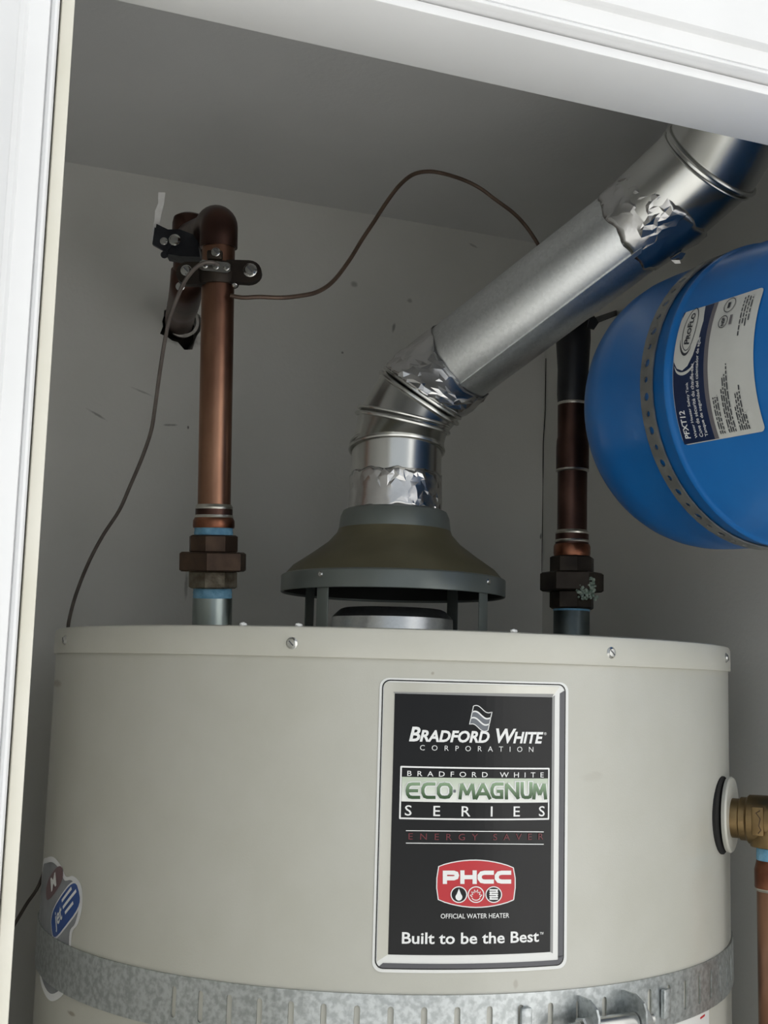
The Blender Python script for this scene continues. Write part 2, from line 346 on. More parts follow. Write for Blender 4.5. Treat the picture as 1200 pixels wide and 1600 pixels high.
# --- printed pieces bent round a cylinder -----------------------------------------------------------
def bend_poly(poly, fmap, step, layer):
    bm = bmesh.new(); bm.faces.new([bm.verts.new((a, b, 0)) for a, b in poly])
    lo = min(a for a, b in poly); hi = max(a for a, b in poly); x = math.ceil(lo/step)*step
    while x < hi-1e-6:
        if x > lo+1e-6: bmesh.ops.bisect_plane(bm, geom=bm.verts[:]+bm.edges[:]+bm.faces[:], plane_co=(x, 0, 0), plane_no=(1, 0, 0), dist=1e-7)
        x += step
    bm.verts.index_update()
    V = [fmap(v.co.x, v.co.y, layer) for v in bm.verts]; F = [[v.index for v in f.verts] for f in bm.faces]; bm.free(); return V, F
def rrect(a0, a1, b0, b1, ra, rb, nc=5, ns=16):
    P = []
    def side(p, q): P.extend([(p[0]+(q[0]-p[0])*i/ns, p[1]+(q[1]-p[1])*i/ns) for i in range(ns)])
    def corner(cx, cy, s): P.extend([(cx+ra*math.cos(s+PI/2*i/nc), cy+rb*math.sin(s+PI/2*i/nc)) for i in range(nc)])
    side((a0+ra, b0), (a1-ra, b0)); corner(a1-ra, b0+rb, -PI/2)
    side((a1, b0+rb), (a1, b1-rb)); corner(a1-ra, b1-rb, 0)
    side((a1-ra, b1), (a0+ra, b1)); corner(a0+ra, b1-rb, PI/2)
    side((a0, b1-rb), (a0, b0+rb)); corner(a0+ra, b0+rb, PI)
    return P
def ring2(Po, Pi, fmap, layer):
    n = len(Po); V = [fmap(a, b, layer) for a, b in Po]+[fmap(a, b, layer) for a, b in Pi]
    return V, [[i, (i+1) % n, n+(i+1) % n, n+i] for i in range(n)]
def text2d(body, bold=0., shear=0., spacing=1., small=None):
    cu = bpy.data.curves.new('t', 'FONT'); cu.body = body; cu.offset = bold; cu.shear = shear; cu.space_character = spacing; cu.resolution_u = 3
    if small:
        cu.small_caps_scale = small
        for i, f in enumerate(cu.body_format):
            if body[i].islower(): f.use_small_caps = True
    ob = bpy.data.objects.new('t', cu); COL.objects.link(ob)
    me = bpy.data.meshes.new_from_object(ob)
    V = [(v.co.x, v.co.y) for v in me.vertices]; F = [list(p.vertices) for p in me.polygons]
    bpy.data.objects.remove(ob); bpy.data.curves.remove(cu); bpy.data.meshes.remove(me)
    return V, F
def text(name, body, bx, fmap, layer, m, parent, **k):     # glyphs stretched to fill bx = (a0, a1, b0, b1)
    V, F = text2d(body, **k)
    x0 = min(v[0] for v in V); x1 = max(v[0] for v in V); y0 = min(v[1] for v in V); y1 = max(v[1] for v in V)
    a0, a1, b0, b1 = bx
    W3 = [fmap(a0+(x-x0)/(x1-x0)*(a1-a0), b0+(y-y0)/(y1-y0)*(b1-b0), layer) for x, y in V]
    return mk(name, (W3, F), m, parent, smooth=False)

# --- the black brand label --------------------------------------------------------------------------
def hm(a, b, layer): return hp(a, b, .0003+layer*.00025)
def LB(x, y): return onheater(570+x/3.2, 1040+y/3.2)        # from the label close-up
tl, tr, bl, br = LB(95, 66), LB(1004, 97), LB(42, 1508), LB(992, 1503)
A0, A1 = (tl[0]+bl[0])/2, (tr[0]+br[0])/2; B1, B0 = (tl[1]+tr[1])/2, (bl[1]+br[1])/2
mm = .001/HR
label = mk('brand_label', bend_poly(rrect(A0-1.6*mm, A1+2.2*mm, B0-.002, B1+.0012, 6*mm, .006), hm, .02, 0), M['labelw'], heater, smooth=False)
tag(label, 'black and white brand label with silver frame')
def lay(name, vf, m): return mk(name, vf, m, label, smooth=False)
lay('frame_line', ring2(rrect(A0, A1, B0, B1, 5*mm, .005), rrect(A0+.7*mm, A1-.7*mm, B0+.0007, B1-.0007, 4.5*mm, .0045), hm, 1), M['labelk'])
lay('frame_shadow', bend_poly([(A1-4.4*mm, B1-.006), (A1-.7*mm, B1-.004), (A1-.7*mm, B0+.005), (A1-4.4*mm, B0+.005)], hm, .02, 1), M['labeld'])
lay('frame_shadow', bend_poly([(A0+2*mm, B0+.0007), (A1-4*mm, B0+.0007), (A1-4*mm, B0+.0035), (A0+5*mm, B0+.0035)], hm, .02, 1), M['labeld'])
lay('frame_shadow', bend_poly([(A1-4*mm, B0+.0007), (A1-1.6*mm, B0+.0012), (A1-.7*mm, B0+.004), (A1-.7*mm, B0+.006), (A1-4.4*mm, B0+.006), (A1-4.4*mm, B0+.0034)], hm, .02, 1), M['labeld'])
ptl, ptr, pbl, pbr = LB(156, 126), LB(938, 172), LB(110, 1453), LB(920, 1421)
P0, P1 = (ptl[0]+pbl[0])/2, (ptr[0]+pbr[0])/2; Q1, Q0 = (ptl[1]+ptr[1])/2, (pbl[1]+pbr[1])/2
S0, S1, T0, T1 = A0+1.2*mm, A1-4.6*mm, B0+.0042, B1-.0016
lay('frame_bevel', bend_poly([(S0, T0), (P0, Q0), (P0, Q1), (S0, T1)], hm, .02, 1), M['labels'])
lay('frame_bevel', bend_poly([(P1, Q0), (S1, T0), (S1, T1), (P1, Q1)], hm, .02, 1), M['labelw'])
lay('frame_bevel', bend_poly([(S0, T1), (P0, Q1), (P1, Q1), (S1, T1)], hm, .02, 1), M['labels'])
lay('frame_bevel', bend_poly([(S0, T0), (S1, T0), (P1, Q0), (P0, Q0)], hm, .02, 1), M['labelw'])
e = 1.1
lay('inner_bevel', bend_poly([(P0-e*mm, Q1+.001), (P0, Q1), (P1, Q1), (P1+e*mm, Q1+.0022)], hm, .02, 1.4), M['labelg'])
lay('inner_bevel', bend_poly([(P1, Q0), (P1+2*mm, Q0-.001), (P1+2*mm, Q1+.0014), (P1, Q1)], hm, .02, 1.4), M['labelg'])
lay('panel', bend_poly([(P0, Q0), (P1, Q0), (P1, Q1), (P0, Q1)], hm, .02, 2), M['labelk'])
def bxl(x0, x1, ytop, ybot):                                # box from close-up coordinates
    p, q = LB(x0, (ytop+ybot)/2), LB(x1, (ytop+ybot)/2); xm = (x0+x1)/2
    return (p[0], q[0], LB(xm, ybot)[1], LB(xm, ytop)[1])
def ltext(name, body, bx, m='white', layer=4, **k): return text(name, body, bx, hm, layer, M[m], label, **k)
def lpoly(name, pts, m, layer=3): return lay(name, bend_poly([LB(x, y) for x, y in pts], hm, .02, layer), M[m])
def lline(name, pts, w, m, layer=4, closed=False):          # stroke of width w (close-up pixels)
    P = [Vector((x, y)) for x, y in pts]; n = len(P); V = []; F = []
    for i in range(n):
        d = (P[(i+1) % n]-P[i-1]) if closed else (P[min(i+1, n-1)]-P[max(i-1, 0)])
        d.normalize(); q = Vector((-d.y, d.x))*w/2
        V += [hm(*LB(*(P[i]+q)), layer), hm(*LB(*(P[i]-q)), layer)]
    for i in range(n if closed else n-1):
        j = (i+1) % n; F.append([2*i, 2*i+1, 2*j+1, 2*j])
    return lay(name, (V, F), M[m])
# waving flag emblem
def flagp(u, v): return (541+u*92-v*20+0*u, 205+u*26+v*92+12*math.sin(u*PI*1.9+.3)*(-1)*(.9))
for v0, v1, mname in ((0, .3, 'labelk'), (.34, .64, 'flag'), (.68, 1, 'flag')):
    up = [flagp(i/14, v0) for i in range(15)]; dn = [flagp(i/14, v1) for i in range(15)]
    V = [hm(*LB(*p), 3.4) for p in up]+[hm(*LB(*p), 3.4) for p in dn]
    lay('flag_stripe', (V, [[i, i+1, 16+i, 15+i] for i in range(14)]), M[mname])
    lline('flag_outline', up+dn[::-1], 4, 'white', 4, closed=True)
ltext('lettering', 'Bradford White', bxl(221, 888, 312, 386), bold=.027, shear=.22, small=.78)
ltext('lettering', 'CORPORATION', bxl(275, 838, 402, 428), spacing=2.6, bold=-.004)
ltext('lettering', '®', bxl(891, 904, 333, 347))
c0 = bxl(174, 919, 508, 772)
lay('series_frame', ring2(rrect(*c0, .6*mm, .0006), rrect(c0[0]+1*mm, c0[1]-1*mm, c0[2]+.001, c0[3]-.001, .4*mm, .0004), hm, 3), M['white'])
sb = bxl(190, 912, 690, 763); lay('series_band', bend_poly([(c0[0]+1.7*mm, sb[2]), (c0[1]-1.7*mm, sb[2]), (c0[1]-1.7*mm, sb[3]), (c0[0]+1.7*mm, sb[3])], hm, .02, 3), M['labelk'])
gb = bxl(190, 912, 562, 684); lay('series_band', bend_poly([(c0[0]+1.2*mm, gb[2]), (c0[1]-1.2*mm, gb[2]), (c0[1]-1.2*mm, gb[3]), (c0[0]+1.2*mm, gb[3])], hm, .02, 3), M['pale'])
ltext('lettering', 'BRADFORD WHITE', bxl(212, 890, 531, 557), spacing=2.1, bold=.004)
GL = {  # broad rounded capitals as pen strokes in a unit box, y up
 'E': [[(1, .97), (.45, .97), (.2, .93), (.05, .75), (.0, .5), (.05, .25), (.2, .07), (.45, .03), (1, .03)], [(.03, .5), (.95, .5)]],
 'C': [[(1, .97), (.4, .97), (.15, .9), (.0, .65), (0, .35), (.15, .1), (.4, .03), (1, .03)]],
 'O': [[(.5, .97), (.2, .93), (.02, .7), (.02, .3), (.2, .07), (.5, .03), (.8, .07), (.98, .3), (.98, .7), (.8, .93), (.5, .97)]],
 'M': [[(0, 0), (.12, .97)], [(.12, .97), (.5, .2)], [(.5, .2), (.88, .97)], [(.88, .97), (1, 0)]],
 'A': [[(0, 0), (.5, .97)], [(.5, .97), (1, 0)], [(.2, .28), (.8, .28)]],
 'G': [[(1, .97), (.4, .97), (.15, .9), (.0, .65), (0, .35), (.15, .1), (.4, .03), (.97, .03), (.97, .46), (.5, .46)]],
 'N': [[(0, 0), (0, .97)], [(0, .97), (1, .03)], [(1, .03), (1, 1)]],
 'U': [[(0, 1), (0, .3), (.12, .08), (.3, .03), (.7, .03), (.88, .08), (1, .3), (1, 1)]],
 'P': [[(.02, 0), (.02, .97), (.75, .97), (.95, .88), (1, .68), (.95, .48), (.75, .38), (.02, .38)]],
 'H': [[(0, 0), (0, 1)], [(1, 0), (1, 1)], [(0, .5), (1, .5)]],
}
def stroke_text(word, spans, top, bot, wd, m, layer):
    V, F = [], []
    for ch, (x0, x1) in zip(word, spans):
        for st in GL[ch]:
            P = [Vector((x0+wd/2+u*(x1-x0-wd), bot-wd/2-v*(bot-top-wd))) for u, v in st]
            D = [(q-p).normalized() for p, q in zip(P, P[1:])]; b0 = len(V)
            for i, p in enumerate(P):
                d0 = D[max(i-1, 0)]; d1 = D[min(i, len(D)-1)]; n = Vector((-d0.y-d1.y, d0.x+d1.x)).normalized()
                k = 1/max(n.dot(Vector((-d0.y, d0.x))), .6); e = Vector((0, 0))
                if i == 0 and (st[0][1] in (0, 1) or st[0][0] == 1): e = -d1*wd/2
                if i == len(P)-1 and (st[-1][1] in (0, 1) or st[-1][0] == 1): e = d0*wd/2
                for sg in (1, -1): V.append(hm(*LB(*(p+e+n*(sg*k*wd/2))), layer))
            for i in range(len(P)-1): F.append([b0+2*i, b0+2*i+1, b0+2*i+3, b0+2*i+2])
        layer += .04
    mk('lettering', (V, F), M[m], label, smooth=False)
SP = [(203, 276), (281, 352), (357, 438), (466, 552), (546, 628), (624, 690), (696, 768), (774, 834), (832, 906)]
SP = [(a, b) for a, b in SP]
stroke_text('ECOMAGNUM', [(a-4, b+4) for a, b in SP], 576, 672, 27, 'white', 4)
stroke_text('ECOMAGNUM', SP, 581, 668, 16, 'green', 5)
lpoly('lettering', rrect(440, 453, 620, 634, 2, 2, 2, 2), 'flag', 5)
ltext('lettering', 'SERIES', bxl(200, 895, 702, 754), spacing=3.4, bold=.006)
for y in (826, 888): lline('rule', [(205+i*68.5, y-2+i*.6) for i in range(11)], 4, 'white')
ltext('lettering', 'ENERGY SAVER', bxl(218, 888, 840, 872), m='dred', spacing=2.2)
def barrel(g):
    P = []
    for i in range(13): t = i/12; P.append((368-g*.6+t*(371+1.2*g)+0, 1003-g*.8-35*math.sin(t*PI)**.8+t*6))
    P += [(748+g, 1060), (748+g, 1110), (741+g, 1166+g*.6)]
    for i in range(13): t = 1-i/12; P.append((366-g*.6+t*(373+1.2*g), 1168+g*.8+38*math.sin(t*PI)**.8+t*2))
    P += [(358-g, 1110), (359-g, 1060)]
    return P
lpoly('badge', barrel(0), 'red', 3); lline('badge_outline', barrel(0), 5, 'white', 3.6, closed=True)
stroke_text('PHCC', [(387, 469), (475, 557), (561, 642), (646, 728)], 1022, 1090, 21, 'white', 4)
for i, cx in enumerate((468, 553, 641)):
    cy = 1143; circ = [(cx+39*math.cos(2*PI*k/28), cy+39*math.sin(2*PI*k/28)) for k in range(28)]
    lpoly('badge_circle', circ, ('labelk', 'red', 'labelk')[i], 3.8); lline('badge_circle_line', circ, 5, 'white', 4.4, closed=True)
    if i == 0:
        d = [(cx, cy-30)]+[(cx+17*math.sin(a)*(1 if a < 2.2 else 1), cy+12-18*math.cos(a)) for a in [.7+k*(2*PI-1.4)/14 for k in range(15)]]
        lpoly('water_drop', d, 'white', 4.6)
    elif i == 1:
        fl = []
        for k in range(13):
            a = PI+PI*k/12; r = 30 if k % 2 else 19; fl.append((cx+r*math.cos(a), cy+12+r*1.25*math.sin(a)))
        lline('flame', fl, 5, 'white', 4.6)
        lline('flame', [(cx+20*math.cos(a), cy+14+14*math.sin(a)) for a in [PI*.05+k*PI*.9/8 for k in range(9)]], 4, 'white', 4.6)
    else:
        for k in range(5): lpoly('coil_bar', rrect(cx-22, cx+22, cy-27+k*11.2, cy-19+k*11.2, 4, 4, 3, 2), 'white', 4.6)
        for k in range(4): lline('coil_link', [(cx-15 if k % 2 else cx+15, cy-20+k*11.2), (cx-15 if k % 2 else cx+15, cy-15+k*11.2)], 6, 'white', 4.6)
ltext('lettering', 'OFFICIAL WATER HEATER', bxl(378, 718, 1238, 1262), bold=.006)
ltext('lettering', 'Built to be the Best', bxl(185, 866, 1332, 1390), bold=.018)
ltext('lettering', '™', bxl(870, 888, 1330, 1342))

# --- cloud shaped sticker on the left flank ---------------------------------------------------------
def LS(x, y):                                               # sticker close-up, four pixels each
    return onheater(x/4, 1300+y/4)
t0 = LS(390, 500)[0]; zref = LS(390, 500)[1]
def sm(a, b, layer): return hp(a, b, .0003+layer*.0002)
def spline_closed(P, k=5):
    P = [Vector((a, b, 0)) for a, b in P]; n = len(P); out = []
    for i in range(n):
        a, b, c, d = P[i-1], P[i], P[(i+1) % n], P[(i+2) % n]
        for j in range(k):
            t = j/k; q = .5*((2*b)+(c-a)*t+(2*a-5*b+4*c-d)*t*t+(3*b-a-3*c+d)*t**3); out.append((q.x, q.y))
    return out
so = [(-1.27, -.165), (-1.235, -.148), (-1.16, -.1425), (-1.07, -.1385), (-.995, -.1415), (-.955, -.1475), (-.905, -.1455), (-.860, -.1500), (-.848, -.163), (-.865, -.176), (-.895, -.184), (-.893, -.203), (-.905, -.219), (-.935, -.2285), (-1.01, -.2365), (-1.09, -.2345), (-1.16, -.226), (-1.23, -.207), (-1.27, -.185)]
so = [(a, b+EYE) for a, b in so]
cx = sum(a for a, b in so)/len(so); cy = sum(b for a, b in so)/len(so)
stk = mk('cloud_sticker', bend_poly(spline_closed(so), sm, .02, 0), M['stk'], heater, smooth=False)
tag(stk, 'white cloud shaped sticker with blue oval on the left flank')
si = [(cx+(a-cx)*.91, cy+(b-cy)*.91) for a, b in so]
mk('sticker_field', (lambda o: o)(bend_poly(spline_closed(si), sm, .02, 1)), M['stg'], stk, smooth=False)
def oval(c, ra, rb, rot, n=24, pw=.6):
    P = []
    for k in range(n):
        t = 2*PI*k/n; x = ra*math.copysign(abs(math.cos(t))**pw, math.cos(t)); y = rb*math.copysign(abs(math.sin(t))**pw, math.sin(t))
        P.append((c[0]+(x*math.cos(rot)-y*math.sin(rot))/HR, c[1]+x*math.sin(rot)+y*math.cos(rot)))
    return P
oc = LS(405, 490); rot = .62
mk('sticker_badge', bend_poly(oval(oc, .0305, .0122, rot), sm, .02, 2), M['stk'], stk, smooth=False)
mk('sticker_badge', bend_poly(oval(oc, .029, .0108, rot), sm, .02, 3), M['stb'], stk, smooth=False)
mk('sticker_patch', bend_poly(oval(LS(338, 320), .024, .008, .5, pw=.8), sm, .02, 2), M['stp'], stk, smooth=False)
def rotmap(c, rot):
    def f(a, b, layer): return sm(c[0]+(a*math.cos(rot)-b*math.sin(rot))/HR, c[1]+a*math.sin(rot)+b*math.cos(rot), layer)
    return f
text('sticker_lettering', 'jet', (-.020, -.003, -.0075, .0065), rotmap(oc, rot), 4, M['white'], stk, bold=.02, shear=.2)
for k, (a0, a1) in enumerate(((.0, .02), (.0, .026), (.002, .018))):
    b = .006-k*.005; mk('sticker_rule', bend_poly([(oc[0]+(x*math.cos(rot)-y*math.sin(rot))/HR, oc[1]+x*math.sin(rot)+y*math.cos(rot)) for x, y in ((a0, b), (a1, b), (a1, b+.0022), (a0, b+.0022))], sm, .02, 4), M['stk'], stk, smooth=False)
text('sticker_lettering', 'M', (-.006, .008, -.005, .005), rotmap(LS(338, 315), .5), 3, M['white'], stk, bold=.03)
# --- white notice under the strap -------------------------------------------------------------------
nb = [LS(4*1010, 4*290), LS(4*1106, 4*268)]
n0_, n1_ = onheater(1020, 1585)[0], onheater(1107, 1576)[0]
ns = mk('notice_sticker', bend_poly(rrect(n0_, n1_, EYE-.300, EYE-.2235, 2*mm, .002), sm, .02, 0), M['labelw'], heater, smooth=False)
tag(ns, 'white notice sticker below the strap')
rb = onheater(1098, 1589); mk('notice_print', bend_poly([(rb[0]-.018, rb[1]-.0006), (rb[0]+.01, rb[1]+.0002), (rb[0]+.01, rb[1]+.0016), (rb[0]-.018, rb[1]+.0008)], sm, .02, 1), M['red'], ns, smooth=False)

# ------------------------------------------------------------------ seismic strap
ZB1 = EYE-.1925; ZB0 = ZB1-.033
th_b = onheater(930, 1590)[0]
strap = thing('slotted_strap', (HX, HY, ZB0), 'slotted galvanised steel strap bolted around the beige heater', 'strap')
NS = 86; dth = 2*PI/NS; SR = .0016
def slot_outline(n=4, hw=.0019, z0=ZB0+.0068, z1=ZB1-.0068):
    P = []
    for i in range(n+1): a = PI*i/n; P.append((hw*math.cos(a), z1-hw+hw*math.sin(a)))
    for i in range(n+1): a = PI+PI*i/n; P.append((hw*math.cos(a), z0+hw+hw*math.sin(a)))
    return P
so_ = slot_outline(); Vb, Fb = [], []
th_off = onheater(610, 1590)[0]
for k in range(NS):
    th = th_off+k*dth
    loop = [(c/HR, z) for c, z in so_]
    cor = [(dth/2, ZB1), (-dth/2, ZB1), (-dth/2, ZB0), (dth/2, ZB0)]
    tri = tessellate_polygon([[Vector((a*HR, z, 0)) for a, z in cor], [Vector((a*HR, z, 0)) for a, z in loop]])
    if -1.5 < th+0 < onheater(262, 1560)[0] or onheater(262, 1560)[0] > th-2*PI > -1.5: tri = [(0, 1, 2), (0, 2, 3)]
    allp = cor+loop; b0 = len(Vb)
    Vb += [hp(th+a, z, SR) for a, z in allp]
    Fb += [[b0+i for i in t] for t in tri]
bo = mk('band', (Vb, Fb), M['strapm'], strap, smooth=False)
sd = bo.modifiers.new('thickness', 'SOLIDIFY'); sd.thickness = .0011; sd.offset = -1
# bolted ears
def ear(th, h, out, wdt=.0016, curl=0):
    n = hn(th); t = Vector((-n.y, n.x, 0)); c = hp(th, (ZB0+ZB1)/2-.0015, SR)
    poly = [(-h/2, 0), (h/2, 0), (h/2, out*.55), (h/2-.004, out*.9), (h/2-.009, out), (-h/2+.009, out), (-h/2+.004, out*.9), (-h/2, out*.55)]
    return prism([(y, x) for x, y in poly][::-1], c-t*wdt/2, n, (0, 0, 1), wdt)
e1, e2 = onheater(905, 1580)[0], onheater(972, 1580)[0]
for th in (e1, e2): mk('clamp_ear', ear(th, .028, .022), M['strapm'], strap, sharp=20)
for px_ in (818, 1033):
    th = onheater(px_, 1575)[0]; n = hn(th); t = Vector((-n.y, n.x, 0))
    mk('hook_tab', obox(hp(th, (ZB0+ZB1)/2-.001, SR+.0022), t, n, (0, 0, 1), .0075, .0035, .019, .0012), M['strapm'], strap)
zb_ = EYE-.2135
bp0 = hp(e1, zb_, .0135); bp1 = hp(e2, zb_, .0135); bd = (bp1-bp0).normalized()
bolt = mk('clamp_bolt', tube([bp0-bd*.026, bp0-bd*.025, bp1+bd*.012], [.0036, .0042, .0042], 16), M['screw'], strap)
tag(bolt, 'zinc bolt joining the strap ears')
mk('thread', join(*[tube([bp0-bd*.024+bd*.0016*k+Vector((0, 0, 0))+q for q in [frame(bd)[1]*.0043*math.cos(2*PI*j/14)+frame(bd)[2]*.0043*math.sin(2*PI*j/14) for j in range(14)]], .0004, 5, closed=True) for k in range(14)]), M['screw'], bolt)
mk('nut', hexa(bp0-bd*.009, bp0-bd*.0012, .0078, .001), M['screw'], strap, smooth=False)
mk('bolt_head', hexa(bp1+bd*.0012, bp1+bd*.008, .0078, .001), M['screw'], strap, smooth=False)
mk('spacer', tube([bp0+bd*.003, bp1-bd*.003], .0062, 18), M['screw'], strap)

# ------------------------------------------------------------------ relief valve and discharge pipe
tv = 1.125; zv = zat(1184, 1281, *(hp(tv, 0, .034).xy)); nv = hn(tv)
valve = thing('relief_valve', hp(tv, zv-.03, 0), 'brass relief valve sticking out of the right flank of the heater', 'valve')
mk('jacket_opening', lathe([(0, .0004), (.0285, .0004), (.0285, .0030), (.026, .0034), (0, .0034)], hp(tv-.018, zv+.002, -.002), hn(tv-.03), 40), M['hole_shade'], valve)
mk('cover_disc', lathe([(0, .002), (.0275, .002), (.028, .0045), (.027, .0058), (.015, .0062), (0, .0062)], hp(tv+.012, zv+.002, .0005), nv, 44), M['heater'], valve)
mk('inlet', lathe([(0, 0), (.0145, 0), (.0145, .008), (.0158, .009), (.0158, .014), (.015, .015), (0, .015)], hp(tv, zv, .004), nv, 36), M['brass'], valve)
mk('body', lathe([(0, .0), (.0145, .0), (.0178, .003), (.018, .010), (.018, .03), (.0165, .034), (.0182, .035), (.0185, .042), (.0155, .046), (.012, .055), (0, .056)], hp(tv, zv, .016), nv, 40), M['brass'], valve)
vx = hp(tv, 0, .036)
def va(z): return Vector((vx.x, vx.y, z))
z_ = lambda y: zat(1186, y, vx.x, vx.y)
mk('outlet', lathe([(0, 0), (.0165, 0), (.0172, .002), (.0172, z_(1290)-z_(1322)), (0, z_(1290)-z_(1322))], va(z_(1322)), n=36), M['brass'], valve)
tt = Vector((-nv.y, nv.x, 0)); 
vis = (-Vector((vx.x, vx.y, 0))).normalized(); side = (vis-nv*vis.dot(nv)).normalized()
plate_c = hp(tv, zv+.0005, .0275)+side*.0176
pl = mk('cast_plate', obox(plate_c, nv, (0, 0, 1), side, .0085, .0205, .0022, .0007), M['brass'], valve)
zz = [plate_c+side*.0013+nv*x+Vector((0, 0, z)) for x, z in ((.002, .008), (-.001, .006), (.002, .002), (.0008, -.003), (.0024, -.006), (.0005, -.0085))]
mk('cast_mark', tube(zz, .0004, 6), M['bronze'], pl)
lev = mk('test_lever', obox(hp(tv, zv+.018, .060), nv, tt, (0, 0, 1), .05, .014, .0018, .0006), M['screw'], valve)
disp = thing('discharge_pipe', va(.02), 'copper discharge pipe running down beside the heater below the brass valve', 'pipe')
mk('thread_tape', lathe([(0, 0), (.0122, 0), (.0126, .001), (.0124, z_(1324)-z_(1343)), (0, z_(1324)-z_(1343))], va(z_(1343)), n=32), M['teflon'], disp)
mk('adapter', lathe([(0, 0), (.0138, 0), (.0141, .001), (.0141, .013), (.0132, .0165), (.0125, z_(1343)-z_(1386)), (0, z_(1343)-z_(1386))], va(z_(1386)), n=32), M['copperr'], disp)
mk('solder_ring', lathe([(0, 0), (.0128, 0), (.0138, .0015), (.0136, .003), (0, .0035)], va(z_(1391)), n=32), M['solder'], disp)
mk('tube', lathe([(0, .02), (.0126, .02), (.0126, z_(1386)), (0, z_(1386))], va(0), n=36), M['copper'], disp)

# ------------------------------------------------------------------ draft hood
hood = thing('draft_hood', (HX, HY, CT-.001), 'grey conical draft hood on four legs standing on the heater top', 'draft hood')
zr0, zr1 = EYE+.0702, EYE+.0860
HRR = .0975
mk('cone', lathe([(HRR-.0015, zr1-.001), (HRR-.003, zr1), (.088, zr1+.0075), (.072, zr1+.0185), (.058, zr1+.029), (.0505, zr1+.0375), (.0492, zr1+.041)], (HX, HY, 0), n=72), M['hoodc'], hood)
mk('neck', lathe([(.0494, EYE+.1225), (.0490, EYE+.128), (.0478, EYE+.138), (.0455, EYE+.1432), (.043, EYE+.1445), (.041, EYE+.1445)], (HX, HY, 0), n=72), M['hoodr'], hood)
rim = mk('rim', lathe([(HRR-.003, zr1+.0002), (HRR-.0005, zr1-.001), (HRR, zr1-.002), (HRR, zr0+.0005), (HRR-.0006, zr0), (HRR-.0014, zr0+.0005), (HRR-.0014, zr1-.002)], (HX, HY, 0), n=72), M['hoodr'], hood)
mk('inner_cone', lathe([(HRR-.0018, zr0+.002), (HRR-.004, zr1-.002), (.07, zr1+.014), (.047, zr1+.033), (0, zr1+.034)], (HX, HY, 0), n=72), M['hoodi'], hood)
def hood_th(x):                                              # angle on the rim seen at picture column x
    best = min((abs((lambda p: 600+FPX*(p-CAM).dot(RT)/(p-CAM).dot(FW))(Vector((HX+HRR*math.cos(HBASE+t/200), HY+HRR*math.sin(HBASE+t/200), zr0)))-x), t/200) for t in range(-300, 301)); return best[1]
tL, tR = hood_th(500.5), hood_th(760)
def hood_back(x):
    return min((abs((lambda p: 600+FPX*(p-CAM).dot(RT)/(p-CAM).dot(FW))(Vector((HX+HRR*math.cos(HBASE+t/200), HY+HRR*math.sin(HBASE+t/200), zr0)))-x), t/200) for t in range(330, 930))[1]
tBL, tBR = hood_back(480), hood_back(710)
for th in (tL, tR, tBL, tBR):
    n = hn(th); t = Vector((-n.y, n.x, 0)); c = Vector((HX, HY, 0))+n*(HRR-.0032)
    mk('leg', join(obox(Vector((c.x, c.y, (CT-.001+zr0+.012)/2)), t, n, (0, 0, 1), .0116, .0014, zr0+.012-CT+.001, .0003), obox(Vector((c.x, c.y, CT-.0003))+n*.004, t, n, (0, 0, 1), .0116, .009, .0012, .0003)), M['hoodr'], hood)
for x, y in ((500, 897), (763, 909)):
    th = hood_th(x); c = Vector((HX, HY, 0))+hn(th)*HRR; c.z = zat(x, y, c.x, c.y); screw('rim_screw', c, hn(th), .0022, hood, slot=False)
flue = thing('flue_collar', (HX, HY, CT-.001), 'low round galvanised flue collar under the draft hood', 'collar')
mk('dish', lathe([(.0515, CT-.0012), (.0535, CT-.0012), (.0528, CT+.006), (.0525, CT+.0190), (.0505, CT+.0215), (.0455, CT+.0262), (.042, CT+.0275), (.040, CT+.026), (.0385, CT+.002), (0, CT+.001)], (HX, HY, 0), n=64), M['galv'], flue)

# ------------------------------------------------------------------ vent pipe
vent = thing('vent_pipe', (HX, HY, EYE+.142), 'galvanised vent pipe with foil taped elbow rising from the draft hood to the ceiling', 'vent pipe')
ax_top = lambda y: Vector((HX, HY, zat(620, y, HX, HY)))
J0 = Vector((HX, HY, EYE+.1435)); J1 = ax_top(704); J2 = atD(629, 661, 1.062); J3 = atD(655, 622, 1.068)
D0 = atD(703, 576, 1.078); D1 = atD(1012, 340, .985); dd = (D1-D0).normalized()
U1 = atD(1112, 250, .953); U2 = atD(1150, 185, .93); U3 = Vector((U2.x+.006, U2.y-.004, CZ))
def miter(P, r, n=64):
    P = [Vector(p) for p in P]; rings = []
    a, u, v = frame(P[1]-P[0], ref=(1, 0.1, 0))
    for i, p in enumerate(P):
        d0 = (p-P[i-1]).normalized() if i else (P[1]-p).normalized(); d1 = (P[i+1]-p).normalized() if i < len(P)-1 else d0
        nb = (d0+d1).normalized(); rr = r[i] if isinstance(r, (list, tuple)) else r
        if i: u = (u-d0*u.dot(d0)).normalized()
        v = d0.cross(u); ring = []
        for k in range(n):
            q = p+(u*math.cos(2*PI*k/n)+v*math.sin(2*PI*k/n))*rr
            q = q - d0*((q-p).dot(nb)/d0.dot(nb)); ring.append(q)
        rings.append(ring); 
    return rings
def loft(A, B, ins=3):
    n = len(A); V = []; F = []
    for j in range(ins+1): V += [a.lerp(b, j/ins) for a, b in zip(A, B)]
    for j in range(ins):
        for k in range(n): F.append([j*n+k, j*n+(k+1) % n, (j+1)*n+(k+1) % n, (j+1)*n+k])
    return V, F
def bead(ring, c, grow, r=.0013):
    return tube([p+(p-c).normalized()*grow for p in ring], r, 8, closed=True)
VR = .0398
away = Vector((math.sin(YAW), math.cos(YAW), 0)); rgt = Vector((math.cos(YAW), -math.sin(YAW), 0))
